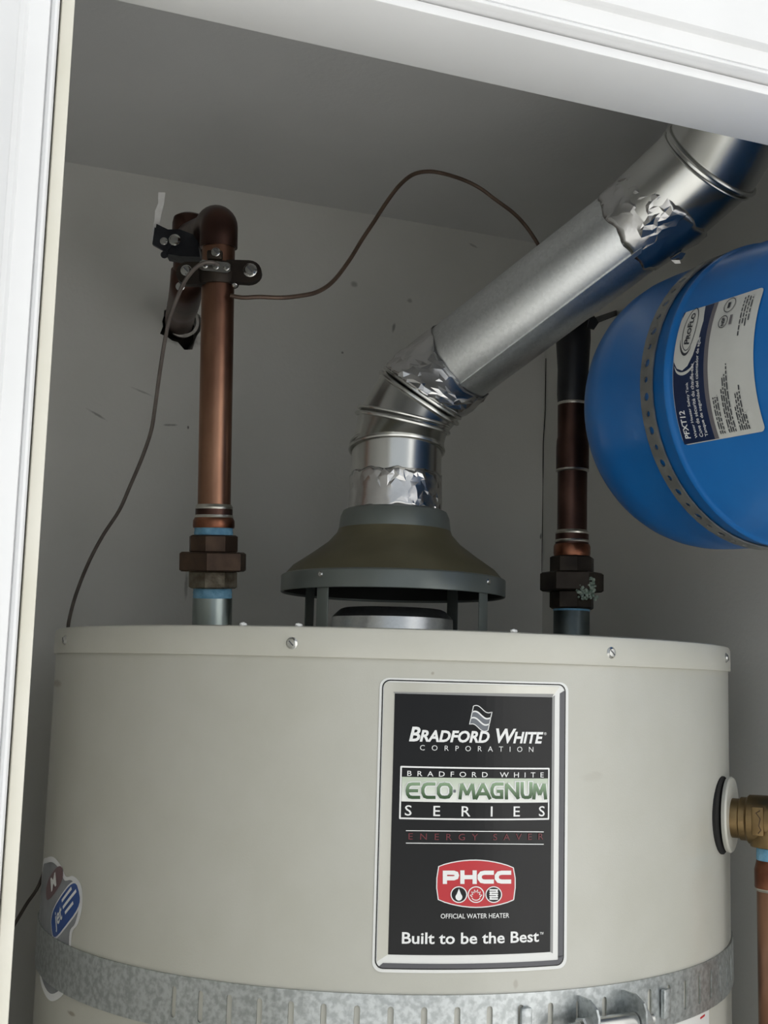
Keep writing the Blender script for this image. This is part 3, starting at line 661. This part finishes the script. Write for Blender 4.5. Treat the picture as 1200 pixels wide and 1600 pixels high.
def circ(c, nrm, r, n=72):
    a = Vector(nrm).normalized(); u = (rgt-a*rgt.dot(a)).normalized(); v = a.cross(u)
    return [Vector(c)+(u*math.cos(2*PI*k/n)+v*math.sin(2*PI*k/n))*r for k in range(n)]
NR = [Vector((0, 0, 1)), Vector((0, 0, 1))+away*.15, Vector((0, 0, 1))+rgt*.20-away*.14, Vector((0, 0, 1))+rgt*.66-away*.30, dd]
CR = [J0, J1, J2, J3, D0-dd*.004]; RR = [VR, VR, VR, VR*.98, .0388]
rg = [circ(c, n, r) for c, n, r in zip(CR, NR, RR)]
for i in range(4):
    s = mk('elbow_section', loft(rg[i], rg[i+1], 4), M['shiny'], vent)
for i in (1, 2, 3):
    nn = NR[i].normalized(); c = CR[i]
    for k, (off, gr, br_) in enumerate(((0, .0012, .0019), (.0052, .0008, .0014))):
        mk('bead', bead([p+nn*off for p in rg[i]], c+nn*off, gr, br_), M['shiny'], vent)
DR = .0374
duct = mk('straight_duct', lathe([(DR, -.002), (DR, (D1-D0).length+.02)], D0, dd, 96), M['galv'], vent)
# lock seam along the lower front of the duct
va_, vu, vv = frame(dd)
camd = (CAM-(D0+D1)/2); camd = (camd-dd*camd.dot(dd)).normalized(); dn = camd.cross(dd); dn = dn if dn.z < 0 else -dn
def radial(a): return camd*math.cos(a)+dn*math.sin(a)       # a = 0 faces the lens, + towards the underside
sa = .42
Vs, Fs = [], []
Ld = (D1-D0).length+.012
for j in range(13):
    p = D0+dd*(.002+(Ld-.004)*j/12)
    for a, h in ((sa-.005, 0), (sa, .0017), (sa+.10, .0013), (sa+.105, 0)): Vs.append(p+radial(a)*(DR+h))
for j in range(12):
    for k in range(3): Fs.append([j*4+k, j*4+k+1, (j+1)*4+k+1, (j+1)*4+k])
mk('lock_seam', (Vs, Fs), M['galv'], duct, sharp=20)
# upper sleeve, elbow and run to the ceiling
SLV = D1+dd*.004
ru = miter([SLV, U1, U2, U3], [.0400, .0402, .0402, .0402])
for i in range(3): mk('upper_elbow_section', loft(ru[i], ru[i+1], 4), M['shiny'], vent)
for i, c, nn in ((1, U1, (U1-SLV).normalized()), (2, U2, (U2-U1).normalized())):
    mk('bead', join(bead(ru[i], c, .0012, .0017), bead([p-nn*.005 for p in ru[i]], c-nn*.005, .0008, .0012)), M['shiny'], vent)
mk('ceiling_collar', lathe([(.0404, -.004), (.062, -.004), (.063, -.0025), (.063, -.0005), (.0404, -.0005)], U3, (0, 0, 1), 48), M['galv'], vent)
def foil(p0, p1, r0, r1, seed, amp=.0018, nth=64, nl=9, ragged=.004, ref=None):
    rnd = random.Random(int(seed*100)); p0, p1 = Vector(p0), Vector(p1); a, u, v = frame(p1-p0, ref); L = (p1-p0).length; V, F = [], []
    for j in range(nl+1):
        for k in range(nth):
            f = j/nl; inner = 0 < j < nl
            t = 2*PI*(k+(rnd.uniform(-.42, .42) if inner else 0)+.5*(j % 2))/nth; c, s_ = math.cos(t), math.sin(t)
            if inner: f += rnd.uniform(-.4, .4)/nl
            edge = ragged*(noise.noise((c*2.2, s_*2.2, seed+3))+.35*noise.noise((c*7, s_*7, seed+5)))
            edge2 = ragged*(noise.noise((c*2.2, s_*2.2, seed+13))+.35*noise.noise((c*7, s_*7, seed+15)))
            l = -edge+f*(L+edge+edge2)
            q = Vector((c*1.6, s_*1.6, l*40+seed)); mask = max(0.0, min(1.0, .45+1.7*noise.noise(q)))
            h = .0004+amp*rnd.random()**1.5*mask*(1 if inner else .35)
            V.append(p0+a*l+(u*c+v*s_)*(r0+(r1-r0)*f+h))
    for j in range(nl):
        for k in range(nth):
            k2 = (k+1) % nth; A, B, C_, D_ = j*nth+k, j*nth+k2, (j+1)*nth+k2, (j+1)*nth+k
            if j % 2 == 0: F += [[A, B, D_], [B, C_, D_]]
            else: F += [[A, B, C_], [A, C_, D_]]
    return V, F
def foil2(fA, fB, seed, amp, nth=64, nl=12, ragged=.005):
    rnd = random.Random(int(seed*100)); V, F = [], []
    for j in range(nl+1):
        for k in range(nth):
            inner = 0 < j < nl; f = j/nl
            t = 2*PI*(k+(rnd.uniform(-.42, .42) if inner else 0)+.5*(j % 2))/nth; c, s_ = math.cos(t), math.sin(t)
            if inner: f += rnd.uniform(-.4, .4)/nl
            (pa, ca), (pb, cb) = fA(t), fB(t); L = (pb-pa).length
            e2 = ragged*(noise.noise((c*2.2, s_*2.2, seed+13))+.35*noise.noise((c*7, s_*7, seed+15)))
            p = pa+(pb-pa)*(f*(1+e2/max(L, .004))); cc2 = ca.lerp(cb, f); out = (p-cc2); out.normalize()
            q = Vector((c*1.6, s_*1.6, f*2+seed)); mask = max(0.0, min(1.0, .5+1.6*noise.noise(q)))
            V.append(p+out*(.0004+amp*rnd.random()**1.5*mask*(1 if inner else .3)+.0018*math.sin(PI*min(max(f, 0), 1))))
    for j in range(nl):
        for k in range(nth):
            k2 = (k+1) % nth; A, B, C_, D_ = j*nth+k, j*nth+k2, (j+1)*nth+k2, (j+1)*nth+k
            if j % 2 == 0: F += [[A, B, D_], [B, C_, D_]]
            else: F += [[A, B, C_], [A, C_, D_]]
    return V, F
def ringf(c, nrm, r):
    a = Vector(nrm).normalized(); u = (rgt-a*rgt.dot(a)).normalized(); v = a.cross(u)
    return lambda t: (Vector(c)+(u*math.cos(t)+v*math.sin(t))*r, Vector(c))
def tape(name, vf, lab):
    o = mk(name, vf, M['foil'], vent, sharp=9); tag(o, lab)
    so2 = o.modifiers.new('thickness', 'SOLIDIFY'); so2.thickness = .0002; return o
tape('foil_tape', foil(ax_top(800)-Vector((0, 0, .0015)), ax_top(742), VR+.0006, VR+.0004, 1.0, .0016), 'crumpled foil tape at the foot of the elbow')
dj = (D0-J3).normalized()
n3 = NR[3].normalized()
tape('foil_tape', foil2(ringf(J3+n3*.0062, n3, VR*.98+.0006), ringf(D0+dd*.012, dd, DR+.0010), 2.0, .0030, nth=46, nl=9), 'crumpled foil tape between elbow and duct')
tape('foil_tape', foil(D1-dd*.020, D1+dd*.030, DR+.0006, .0404, 3.6, .0022, ragged=.005, nl=11), 'crumpled foil tape on the upper joint')
# loose flap of tape under the upper joint
flp = D1-dd*.003+radial(1.25)*.0395
mk('foil_flap', join(prism([(0, 0), (.010, .001), (.012, .004), (.007, .006), (.001, .004)], flp, dd, radial(1.9), .0004), prism([(0, 0), (.006, .002), (.005, .005), (.001, .004)], flp+radial(1.45)*.001, dd+radial(1.2)*.4, radial(1.5), .0004)), M['foil'], vent, smooth=False)

# ------------------------------------------------------------------ left copper riser
lb = Vector((.2395, 1.010, 0))
ltop = atD(341.5, 392, 1.036)
lbase = Vector((lb.x, lb.y, CT-.0012)); ldir = (ltop-lbase).normalized()
def lz(y): return (zat(336, y, lb.x, lb.y)-lbase.z)/ldir.z  # distance up the riser for a picture row
def stack(prefix, base, d, parent, items):
    for name, y0, y1, prof, m, n, ph in items:
        L = y1-y0; vf = lathe([(0, 0)]+[(r, f*L) for r, f in prof]+[(0, L)], base+d*y0, d, n, ph)
        mk(name, vf, m, parent, sharp=30, smooth=n > 8)
lr = thing('copper_riser', lbase, 'copper water riser with dark brass union and bright zinc nipple, left of the hood', 'pipe')
hexp = lambda r: [(r-.002, 0), (r, .08), (r, .92), (r-.002, 1)]
stack('l', lbase, ldir, lr, [
    ('nipple', 0, lz(935), [(.0166, 0), (.0166, 1)], M['nipple'], 40, 0),
    ('thread_tape', lz(936), lz(920), [(.0160, 0), (.0165, .2), (.0161, .4), (.0165, .6), (.0160, .8), (.0163, 1)], M['teflon'], 32, 0),
    ('union_end', lz(920), lz(893), hexp(.0212), M['bronzeg'], 8, .25),
    ('union_nut', lz(894), lz(864), hexp(.0296), M['bronze'], 6, .12),
    ('union_end', lz(865), lz(838), hexp(.0212), M['bronze'], 8, .25),
    ('thread_tape', lz(838), lz(826), [(.0160, 0), (.0164, .3), (.0160, .6), (.0163, 1)], M['teflon'], 32, 0),
    ('adapter', lz(827), lz(811), [(.0172, 0), (.0176, .2), (.0174, .7), (.016, 1)], M['copperr'], 32, 0),
    ('adapter_cup', lz(812), lz(796), [(.0156, 0), (.0156, 1)], M['copperd'], 32, 0),
    ('solder_ring', lz(813), lz(807), [(.0158, 0), (.0163, .5), (.0158, 1)], M['solder'], 32, 0),
    ('solder_ring', lz(798), lz(791), [(.0156, 0), (.0159, .4), (.0146, 1)], M['solder'], 32, 0),
])
mk('tube', lathe([(.0139, lz(796)), (.0139, lz(398))], lbase, ldir, 40), M['copper'], lr)
mk('solder_ring', lathe([(.0142, 0), (.0157, .001), (.0157, .003), (.0142, .004)], lbase+ldir*lz(404), ldir, 36), M['solder'], lr)
# return bend: elbow back, second leg, elbow into the wall
g0 = lbase+ldir*lz(402); G2 = atD(297, 350, 1.165); topz = zat(342, 352, lb.x, lb.y)
e_up = Vector((g0.x, g0.y, topz-.012))
back = Vector((G2.x-e_up.x, G2.y-e_up.y, 0)).normalized()
el = catmull([g0-ldir*.002, g0+ldir*.012, e_up+Vector((0, 0, .002))+back*.004, e_up+Vector((0, 0, .008))+back*.018, e_up+Vector((0, 0, .0085))+back*.034], 6)
mk('elbow', tube(el, .0160, 28), M['copperd'], lr)
G3 = atD(292, 446, 1.185); hw = Vector((HC.x, BY+.02, HC.z+.003))
gtop = Vector((G2.x, G2.y, G2.z)); ent = Vector((G2.x, G2.y, e_up.z+.0085))
mk('cross_tube', tube([e_up+Vector((0, 0, .0085))+back*.03, ent.lerp(gtop, .6)-back*.008], .0139, 28), M['copperd'], lr)
mk('cap', lathe([(.0166, -.03), (.0168, -.008), (.0158, -.003), (.012, -.0005), (0, 0)], gtop+Vector((0, 0, .008)), (0, 0, 1), 32), M['copperd'], lr)
mk('drop_tube', tube([gtop-Vector((0, 0, .018)), G3+Vector((0, 0, .008))], .0142, 28), M['copperd'], lr)
mk('wall_elbow', tube(catmull([G3+Vector((0, 0, .014)), G3+Vector((0, .002, 0)), G3.lerp(hw, .3)-Vector((0, 0, .004)), G3.lerp(hw, .6), hw], 7), [.0162]*18+[.0158]*11, 28), M['copperd'], lr)
mk('plaster_collar', lathe([(.0150, -.004), (.0185, -.003), (.0175, .004), (.0150, .006)], Vector((HC.x, BY-.002, HC.z+.002)), (0, 1, 0), 30), M['plast'], lr)

# ground clamp on the riser
gz = lz(446); gc = lbase+ldir*gz
hx = Vector((math.cos(YAW), -math.sin(YAW), 0)); fy = Vector((-math.sin(YAW), -math.cos(YAW), 0))   # picture right, towards lens
clamp = thing('ground_clamp', gc-Vector((0, 0, .01)), 'bronze grounding clamp with steel screws around the copper riser', 'clamp')
mk('jaw', lathe([(.0142, -.009), (.0172, -.009), (.018, -.007), (.018, .007), (.0172, .009), (.0142, .009)], gc, ldir, 36), M['bronzed'], clamp)
zup = Vector((0, 0, 1))
ear_p = [(.008, -.009)]+[(.027+.011*math.cos(a), .0002+.0098*math.sin(a)) for a in [-PI/2+PI*k/10 for k in range(11)]]+[(.008, .010)]
mk('ear', prism(ear_p, gc+fy*.004, hx, zup, .008), M['bronzed'], clamp, sharp=30)
mk('ear', prism([(-x*.9, y) for x, y in ear_p][::-1], gc+fy*.002-Vector((0, 0, .002)), hx, zup, .008), M['bronzed'], clamp, sharp=30)
screw('bolt', gc+hx*.0285+fy*.0125+zup*.001, fy, .0052, clamp)
screw('bolt', gc-hx*.0255+fy*.0105, fy, .0042, clamp)
plp = [(-.0125, -.0035), (-.010, -.0045), (.011, -.0045), (.0135, -.003), (.0135, .003), (.011, .0045), (-.010, .0045), (-.0125, .003)]
plt = mk('screw_plate', prism(plp, gc+fy*.0185-hx*.0005+zup*.001, hx-zup*.08, zup, .0018), M['screw'], clamp, sharp=30)
for x in (-.0085, .0008, .0095): screw('plate_screw', gc+fy*.0204+hx*x+zup*(.001-.08*x), fy, .0023, clamp)
mk('wire_lug', obox(gc+fy*.017+zup*.0115-hx*.001, hx, fy, zup, .013, .006, .008, .0015), M['bronzed'], clamp)
screw('lug_screw', gc+fy*.0195+zup*.0135, fy, .0034, clamp)
screw('bolt', gc-hx*.031+fy*.004-zup*.012, fy, .0034, clamp, slot=False)
screw('bolt', gc+hx*.016+fy*.012-zup*.0125, (fy-zup).normalized(), .0020, clamp, slot=False)

# pipe hanger behind the riser
hg = atD(272, 388, 1.10)
hanger = thing('pipe_hanger', hg-Vector((0, 0, .02)), 'black pipe hanger with painted white strap end beside the copper elbow', 'pipe hanger')
def hp2(x, y, d=1.10): return atD(x, y, d)
blk = [hp2(*p) for p in ((250, 361), (268, 370), (286, 370), (312, 380), (318, 414), (287, 413), (265, 409), (264, 398), (247, 388))]
o_ = hp2(285, 390); loc = [((q-o_).dot(hx), (q-o_).dot(zup)) for q in blk]
mk('saddle', prism(loc[::-1], o_+fy*.000, hx, zup, .02), M['blackc'], hanger, sharp=25)
mk('flange', prism([(x*1.0-.001, y-.004) for x, y in loc[:3]+loc[6:]][::-1], o_+fy*.018, hx, zup, .004), M['blackc'], hanger, sharp=25)
screw('hanger_screw', hp2(273, 375, 1.075), fy, .0046, hanger, slot=False)
screw('hanger_screw', hp2(256, 377, 1.075), fy, .0030, hanger, slot=False)
screw('hanger_screw', hp2(257, 398, 1.075), fy, .0030, hanger, M['blackc'], slot=False)
wsp = [hp2(x, y, 1.09) for x, y in ((242, 376), (243, 362), (246, 345), (248, 330), (252, 318), (253, 301))]
Vw, Fw = [], []
for i, q in enumerate(wsp):
    h = .0026+.0006*(i % 2); Vw += [q-hx*h+fy*.0006, q+hx*h+fy*.0006, q+hx*h-fy*.0006, q-hx*h-fy*.0006]
for i in range(len(wsp)-1):
    for k in range(4): Fw.append([i*4+k, i*4+(k+1) % 4, (i+1)*4+(k+1) % 4, (i+1)*4+k])
Fw += [[0, 1, 2, 3], [len(Vw)-4, len(Vw)-3, len(Vw)-2, len(Vw)-1]]
tag(mk('strap_end', (Vw, Fw), M['wpaint'], hanger, smooth=False), 'white painted strap end')

# ------------------------------------------------------------------ grounding wires
w1 = [(341, 414, 1.016), (332, 410, 1.010), (318, 411, 1.010), (303, 421, 1.012), (288, 441, 1.016), (277, 465, 1.02), (266, 494, 1.025), (258, 530, 1.03), (250, 580, 1.04), (242, 638, 1.05), (236, 674, 1.06), (222, 715, 1.07), (203, 760, 1.08), (186, 798, 1.09), (160, 838, 1.10), (138, 880, 1.11), (120, 925, 1.12), (110, 960, 1.125), (106, 985, 1.13), (104, 1040, 1.14), (100, 1140, 1.15), (92, 1260, 1.16), (66, 1370, 1.17), (40, 1415, 1.17), (16, 1456, 1.17), (-20, 1520, 1.17)]
wr1 = mk('ground_wire', tube(catmull([atD(x, y, d) for x, y, d in w1], 6), .0017, 8), M['wired'])
tag(wr1, 'thin dark ground wire hanging from the clamp down to the left of the heater', 'wire')
w2 = [(360, 462, 1.02), (380, 465, 1.02), (405, 464, 1.025), (440, 465, 1.03), (470, 462, 1.04), (496, 456, 1.05), (520, 440, 1.06), (545, 408, 1.075), (566, 374, 1.09), (584, 347, 1.10), (604, 316, 1.11), (624, 290, 1.12), (645, 273, 1.13), (668, 268, 1.135), (692, 271, 1.14), (724, 281, 1.15), (750, 294, 1.155), (773, 311, 1.16), (800, 331, 1.165), (818, 349, 1.17), (836, 374, 1.17), (856, 410, 1.17), (876, 440, 1.13), (890, 470, 1.11)]
wr2 = mk('ground_wire', tube(catmull([atD(x, y, d) for x, y, d in w2], 6), .0019, 8), M['wire'])
tag(wr2, 'brown ground wire looping from the clamp up and behind the vent pipe', 'wire')

# ------------------------------------------------------------------ right copper riser
rb_ = Vector((.556, .960, CT-.0012))
def rz(y): return zat(893, y, rb_.x, rb_.y)-rb_.z
rr_ = thing('dark_copper_riser', rb_, 'dark tarnished copper riser with corroded union, wrapped in black tape, right of the hood', 'pipe')
Zd = Vector((0, 0, 1))
stack('r', rb_, Zd, rr_, [
    ('nipple', 0, rz(953), [(.0162, 0), (.0162, 1)], M['nippled'], 40, 0),
    ('thread_tape', rz(955), rz(951), [(.0164, 0), (.0166, .5), (.0164, 1)], M['teflon'], 32, 0),
    ('union_end', rz(952), rz(924), hexp(.0202), M['bronzed'], 8, .5),
    ('union_nut', rz(925), rz(895), hexp(.0284), M['bronzed'], 6, .55),
    ('union_end', rz(896), rz(870), hexp(.0202), M['bronzed'], 8, .5),
    ('adapter', rz(870), rz(851), [(.0160, 0), (.0166, .25), (.0166, .8), (.0158, 1)], M['copperr'], 32, 0),
    ('adapter_cup', rz(852), rz(833), [(.0150, 0), (.0150, 1)], M['copperd'], 32, 0),
    ('solder_ring', rz(848), rz(844), [(.0152, 0), (.0157, .5), (.0152, 1)], M['solder'], 32, 0),
    ('solder_ring', rz(835), rz(829), [(.0150, 0), (.0154, .4), (.0140, 1)], M['solder'], 32, 0),
    ('tube', rz(833), rz(735), [(.0134, 0), (.0134, 1)], M['copperd'], 36, 0),
    ('solder_ring', rz(738), rz(734), [(.0136, 0), (.0152, .4), (.0150, 1)], M['solder'], 32, 0),
    ('coupling', rz(735), rz(632), [(.0149, 0), (.0149, .35), (.0145, .45), (.0138, .5), (.0138, 1)], M['copperd'], 36, 0),
    ('solder_ring', rz(634), rz(629), [(.0138, 0), (.0146, .5), (.0138, 1)], M['solder'], 32, 0),
    ('tape_wrap', rz(630), rz(500), [(.0140, 0), (.0146, .1), (.0142, .4), (.0152, .6), (.0160, .75), (.0158, 1)], M['black'], 36, 0),
])
rt = rb_+Zd*rz(505)
run_end = atD(1095, 305, 1.06); run_end = CAM+(run_end-CAM)*((WX+.003)/(run_end-CAM).x)
mk('top_elbow', tube(catmull([rt-Zd*.004, rt+Zd*.016, rt+Zd*.030+(run_end-rt)*.04, rt+Zd*.036+(run_end-rt)*.16, rt.lerp(run_end, .5)+Zd*.018, run_end], 6), .0150, 24), M['black'], rr_)
random.seed(3)
cc_ = rb_+Zd*rz(919)-Vector((rb_.x, rb_.y, 0)).normalized()*.0235+hx*.0135
crust = []
for k in range(130):
    q = cc_+hx*random.gauss(0, .0040)+zup*random.gauss(0, .0046)+fy*random.uniform(-.002, .0015)
    s = random.uniform(.0008, .0021)
    crust.append(lathe([(0, -s), (s*.8, -s*.5), (s, .1*s), (s*.6, s*.8), (0, s)], q, (random.random()-.5, random.random()-.5, 1), 6))
tag(mk('mineral_crust', join(*crust), M['crust'], rr_, smooth=False), 'pale green mineral crust on the union')
# strap tying the riser to the side wall
s0 = atD(918, 505, 1.085); s1 = atD(932, 491, 1.10); s2 = atX(962, 489, WX-.001)
mk('pipe_strap', prism([(0, -.003), ((s2-s0).length, -.003), ((s2-s0).length, .003), (0, .003)], s0, s2-s0, zup-(s2-s0).normalized()*zup.dot((s2-s0).normalized()), .0012), M['blackc'], rr_, smooth=False)
mk('tape_tail', prism([(0, 0), (.006, -.002), (.010, .004), (.006, .010), (.002, .008)], atD(917, 512, 1.075), hx, zup, .003), M['black'], rr_, smooth=False)

# ------------------------------------------------------------------ expansion tank on the right wall
TC = Vector((.594, .728, EYE+.2158)); ta, te, TR = -.0808, .04, .1125
TA = Vector((math.sin(ta)*math.cos(te), math.cos(ta)*math.cos(te), math.sin(te)))
TU = TA.cross(Vector((0, 0, 1))).normalized(); TV = TU.cross(TA)
def tp(phi, s, dr=0.): return TC+TA*s+(-TU*math.cos(phi)+TV*math.sin(phi))*(TR+dr)
def ontank(x, y):
    d = ray(x, y); o = CAM-TC; dp = d-TA*d.dot(TA); op = o-TA*o.dot(TA); a = dp.dot(dp); b = 2*dp.dot(op); c = op.dot(op)-TR**2
    t = (-b-math.sqrt(max(b*b-4*a*c, 0)))/(2*a); P = o+d*t; return math.atan2(P.dot(TV), -P.dot(TU)), P.dot(TA)
tank = thing('expansion_tank', TC-Vector((0, 0, TR)), 'bright blue steel expansion tank lying strapped to the right wall', 'tank')
prof = [(0, -.1975), (.03, -.196), (.062, -.188), (.09, -.172), (.106, -.153), (TR-.0015, -.132), (TR-.0005, -.12)]
prof += [(TR-.0005, -.0185), (TR+.0006, -.0165), (TR+.0018, -.0145), (TR+.0018, -.0125), (TR+.0004, -.011), (TR-.0008, -.0095), (TR-.0008, .0546)]
for k in range(1, 15):
    a = PI/2*k/14; prof.append(((TR-.0008)*math.cos(a)**(2/2.3) if k < 14 else 0, .0546+.0903*math.sin(a)**(2/2.3)))
mk('shell', lathe(prof, TC, TA, 120, ref=(0, 0, 1)), M['tank'], tank, sharp=50)
mk('stub', lathe([(0, -.225), (.013, -.225), (.013, -.2), (.018, -.199), (.018, -.19), (0, -.19)], TC, TA, 24), M['brass'], tank)
# perforated strap
tst = thing('tank_strap', TC-Vector((0, 0, TR+.002)), 'grey perforated metal strap around the blue expansion tank', 'strap')
NH = 58; dph = 2*PI/NH; s_lo, s_hi = .0004, .0134; Vt, Ft = [], []
for k in range(NH):
    ph = k*dph; sc_ = (s_lo+s_hi)/2; hr = .0030 if k % 2 else .0022
    cor = [(dph/2, s_hi), (-dph/2, s_hi), (-dph/2, s_lo), (dph/2, s_lo)]
    loop = [(hr*math.cos(2*PI*j/12)/TR, sc_+hr*math.sin(2*PI*j/12)) for j in range(12)]
    tri = tessellate_polygon([[Vector((a*TR, s, 0)) for a, s in cor], [Vector((a*TR, s, 0)) for a, s in loop]])
    b0 = len(Vt); Vt += [tp(ph+a, s, .0016) for a, s in cor+loop]; Ft += [[b0+i for i in t] for t in tri]
tb = mk('band', (Vt, Ft), M['tstrap'], tst, smooth=False)
sd = tb.modifiers.new('thickness', 'SOLIDIFY'); sd.thickness = .0012; sd.offset = -1
for sg in (1, -1):
    c = tp(sg*PI*.80, .007, .001); c2 = Vector((WX-.001, c.y, c.z+sg*.012))
    mk('wall_tab', obox((c+c2)/2, c2-c, TA, (c2-c).cross(TA), (c2-c).length, .013, .0012, 0), M['tstrap'], tst, smooth=False)
# tank label
def tm(a, b, layer): return tp(a, b, .0004+layer*.00022)
def TL(x, y): return ontank(900+x/3.2, 380+y/3.2)
fa0, fa1, fs0, fs1 = -.457, .402, -.0215, -.1005           # reading runs up, lines run from s = fs0 to fs1
def tquad(name, a0, a1, s0, s1, m, layer, parent):
    return mk(name, bend_poly([(a0, s1), (a1, s1), (a1, s0), (a0, s0)], tm, .04, layer), M[m], parent, smooth=False)
tlab = mk('tank_label', bend_poly(rrect(fa0, fa1, fs1, fs0, .004/TR, .004, 4, 4), tm, .04, 0), M['tlw'], tank, smooth=False)
tag(tlab, 'white and navy paper label with sideways print')
sA = -.0535; sG = -.0575
tquad('navy_panel', fa0+.006, fa1-.003, fs0-.0006, sA, 'navy', 1, tlab)
tquad('grey_band', fa0+.006, fa1-.003, sA, sG, 'tgrey', 1, tlab)
# white logo field with a rounded lower end
fld = [(562, 330), (612, 318), (656, 308), (642, 390), (618, 480), (588, 562), (562, 614), (535, 638), (508, 628), (494, 596), (493, 540), (502, 470), (522, 400)]
fld = [(min(TL(x, y)[0], fa1-.003), min(TL(x, y)[1], fs0-.0006)) for x, y in fld]
mk('logo_field', bend_poly(fld, tm, .04, 2), M['tlw'], tlab, smooth=False)
arc = [(q.x, q.y) for q in catmull([Vector((*TL(x, y), 0)) for x, y in ((496, 618), (508, 644), (530, 654), (556, 646), (580, 624), (598, 592))], 5)]
def tstroke(name, P, w0, m, layer, closed=False):
    V, F = [], []; n = len(P)
    for i, (a, s) in enumerate(P):
        q, p = (P[(i+1) % n], P[i-1]) if closed else (P[min(i+1, n-1)], P[max(i-1, 0)])
        d = Vector(((q[0]-p[0])*TR, q[1]-p[1])).normalized(); ww = w0*(1 if closed else math.sin(PI*(i+.6)/(n+.2)))
        V += [tm(a-d.y*ww/TR, s+d.x*ww, layer), tm(a+d.y*ww/TR, s-d.x*ww, layer)]
    for i in range(n if closed else n-1): j = (i+1) % n; F.append([2*i, 2*i+1, 2*j+1, 2*j])
    mk(name, (V, F), M[m], tlab, smooth=False)
tstroke('logo_swoosh', arc, .0011, 'tlw', 2)
l0_, l1_ = TL(545, 518), TL(602, 350); lc = ((l0_[0]+l1_[0])/2, (TL(550, 440)[1]+TL(596, 440)[1])/2); lw = (l1_[0]-l0_[0])/2
tstroke('logo_ring', [(lc[0]+(lw+.03)*math.cos(2*PI*k/40), lc[1]+.0066*math.sin(2*PI*k/40)) for k in range(40)], .0003, 'ink', 3, True)
tstroke('logo_ring', [(lc[0]-.01+(lw+.045)*math.cos(t), lc[1]+.0006+.0076*math.sin(t)) for t in [1.9+k*2.0/14 for k in range(15)]], .0009, 'ink', 3)
def ttext(body, a0, a1, s_bot, s_top, m, layer=3, **k): text('lettering', body, (a0, a1, s_bot, s_top), tm, layer, M[m], tlab, **k)
ttext('ProFlo', lc[0]-lw*.96, lc[0]+lw*.96, lc[1]-.0025, lc[1]+.0030, 'ink', 4, bold=.03, shear=.15, small=.8)
aT = lambda y, x: TL(x, y)[0]
ttext('PFXT12', aT(978, 555), aT(838, 535), -.0312, -.0256, 'white', bold=.02, shear=.1)
ttext('Water Heater Safety Tank', aT(970, 615), aT(690, 585), -.0388, -.0354, 'white', bold=.006)
ttext('Cuve de sécurité du chauffe-eau', aT(965, 640), aT(600, 605), -.0438, -.0403, 'white', bold=.006)
ttext('Tanque de seguridad del calentador de agua', aT(962, 665), aT(465, 650), -.0494, -.0456, 'white', bold=.006)
# certification marks and fine print too small to read
nsf = (TL(740, 395)[0], TL(740, 395)[1])
tstroke('mark_ring', [(nsf[0]+.0042*math.cos(2*PI*k/24)/TR, nsf[1]+.0042*math.sin(2*PI*k/24)) for k in range(24)], .0003, 'ink', 3, True)
ttext('NSF', nsf[0]-.003/TR, nsf[0]+.003/TR, nsf[1]-.0016, nsf[1]+.0016, 'ink', 3, bold=.04)
iap = TL(775, 312)
tstroke('mark_ring', [(iap[0]+.0052*math.cos(2*PI*k/24)/TR, iap[1]+.0052*math.sin(2*PI*k/24)) for k in range(24)], .0003, 'ink', 3, True)
tquad('mark_bar', iap[0]-.02, iap[0]+.02, iap[1]+.002, iap[1]-.0005, 'ink', 3, tlab)
tquad('mark_bar', nsf[0]-.03, nsf[0]+.03, nsf[1]-.0062, nsf[1]-.0085, 'tgrey', 3, tlab)
random.seed(8)
def fine(s, a0, a1, hgt=.0010):
    V, F = [], []; a = a0
    while a < a1:
        wd = random.uniform(.012, .05); b = min(a+wd, a1); n = len(V)
        V += [tm(a, s, 3), tm(b, s, 3), tm(b, s+hgt, 3), tm(a, s+hgt, 3)]; F.append([n, n+1, n+2, n+3]); a = b+.008
    mk('fine_print', (V, F), M['ink'], tlab, smooth=False)
b0 = fa0+.03
for i, ln in enumerate((.22, .22, .23)): fine(-.0615-.0020*i, b0, b0+ln)
for i, ln in enumerate((.26, .33, .34, .40)): fine(-.0700-.0020*i, b0, b0+ln)
for i, ln in enumerate((.14, .22, .22, .26, .10)): fine(-.0805-.0020*i, b0, b0+ln)
for i, (a0, ln) in enumerate(((.12, .26), (.19, .19), (.17, .2), (.2, .17))): fine(-.0860-.0026*i, a0, a0+ln-.01)

# ------------------------------------------------------------------ crumbs of plaster on the heater lid
random.seed(11)
crumb_lab = {397: 'white plaster crumb on the heater lid beside the zinc nipple', 476: 'white plaster crumb on the heater lid at the left hood leg', 788: 'white plaster crumb on the heater lid right of the hood'}
for x, d in ((397, .812), (476, .80), (788, .806)):
    y = {397: 974, 476: 973, 788: 984}[x]; p = atD(x, y, d); p.z = CT+.0004
    # on the lid, just behind its front lip
    q = Vector((HX, HY, 0))-(Vector((HX, HY, 0))-Vector((p.x, p.y, 0))).normalized()*(HR-.004); q.z = CT-.0002
    bm = bmesh.new(); bmesh.ops.create_icosphere(bm, subdivisions=1, radius=.0024)
    for v in bm.verts: v.co = Vector((v.co.x*1.3, v.co.y, max(v.co.z*.8, -.0006)))*random.uniform(.75, 1.15)+q+Vector((0, 0, .0008))
    bm.verts.index_update(); vf = ([v.co.copy() for v in bm.verts], [[v.index for v in f.verts] for f in bm.faces]); bm.free()
    tag(mk('plaster_crumb', vf, M['white'], smooth=False), crumb_lab[x], 'debris', 'plaster crumbs on the heater lid')
# cracked paint in the wall corner
mk('paint_crack', join(*[tube([a, b], .0006, 5) for a, b in zip(cr_pts, cr_pts[1:])]), M['cavity'], wb_, smooth=False)
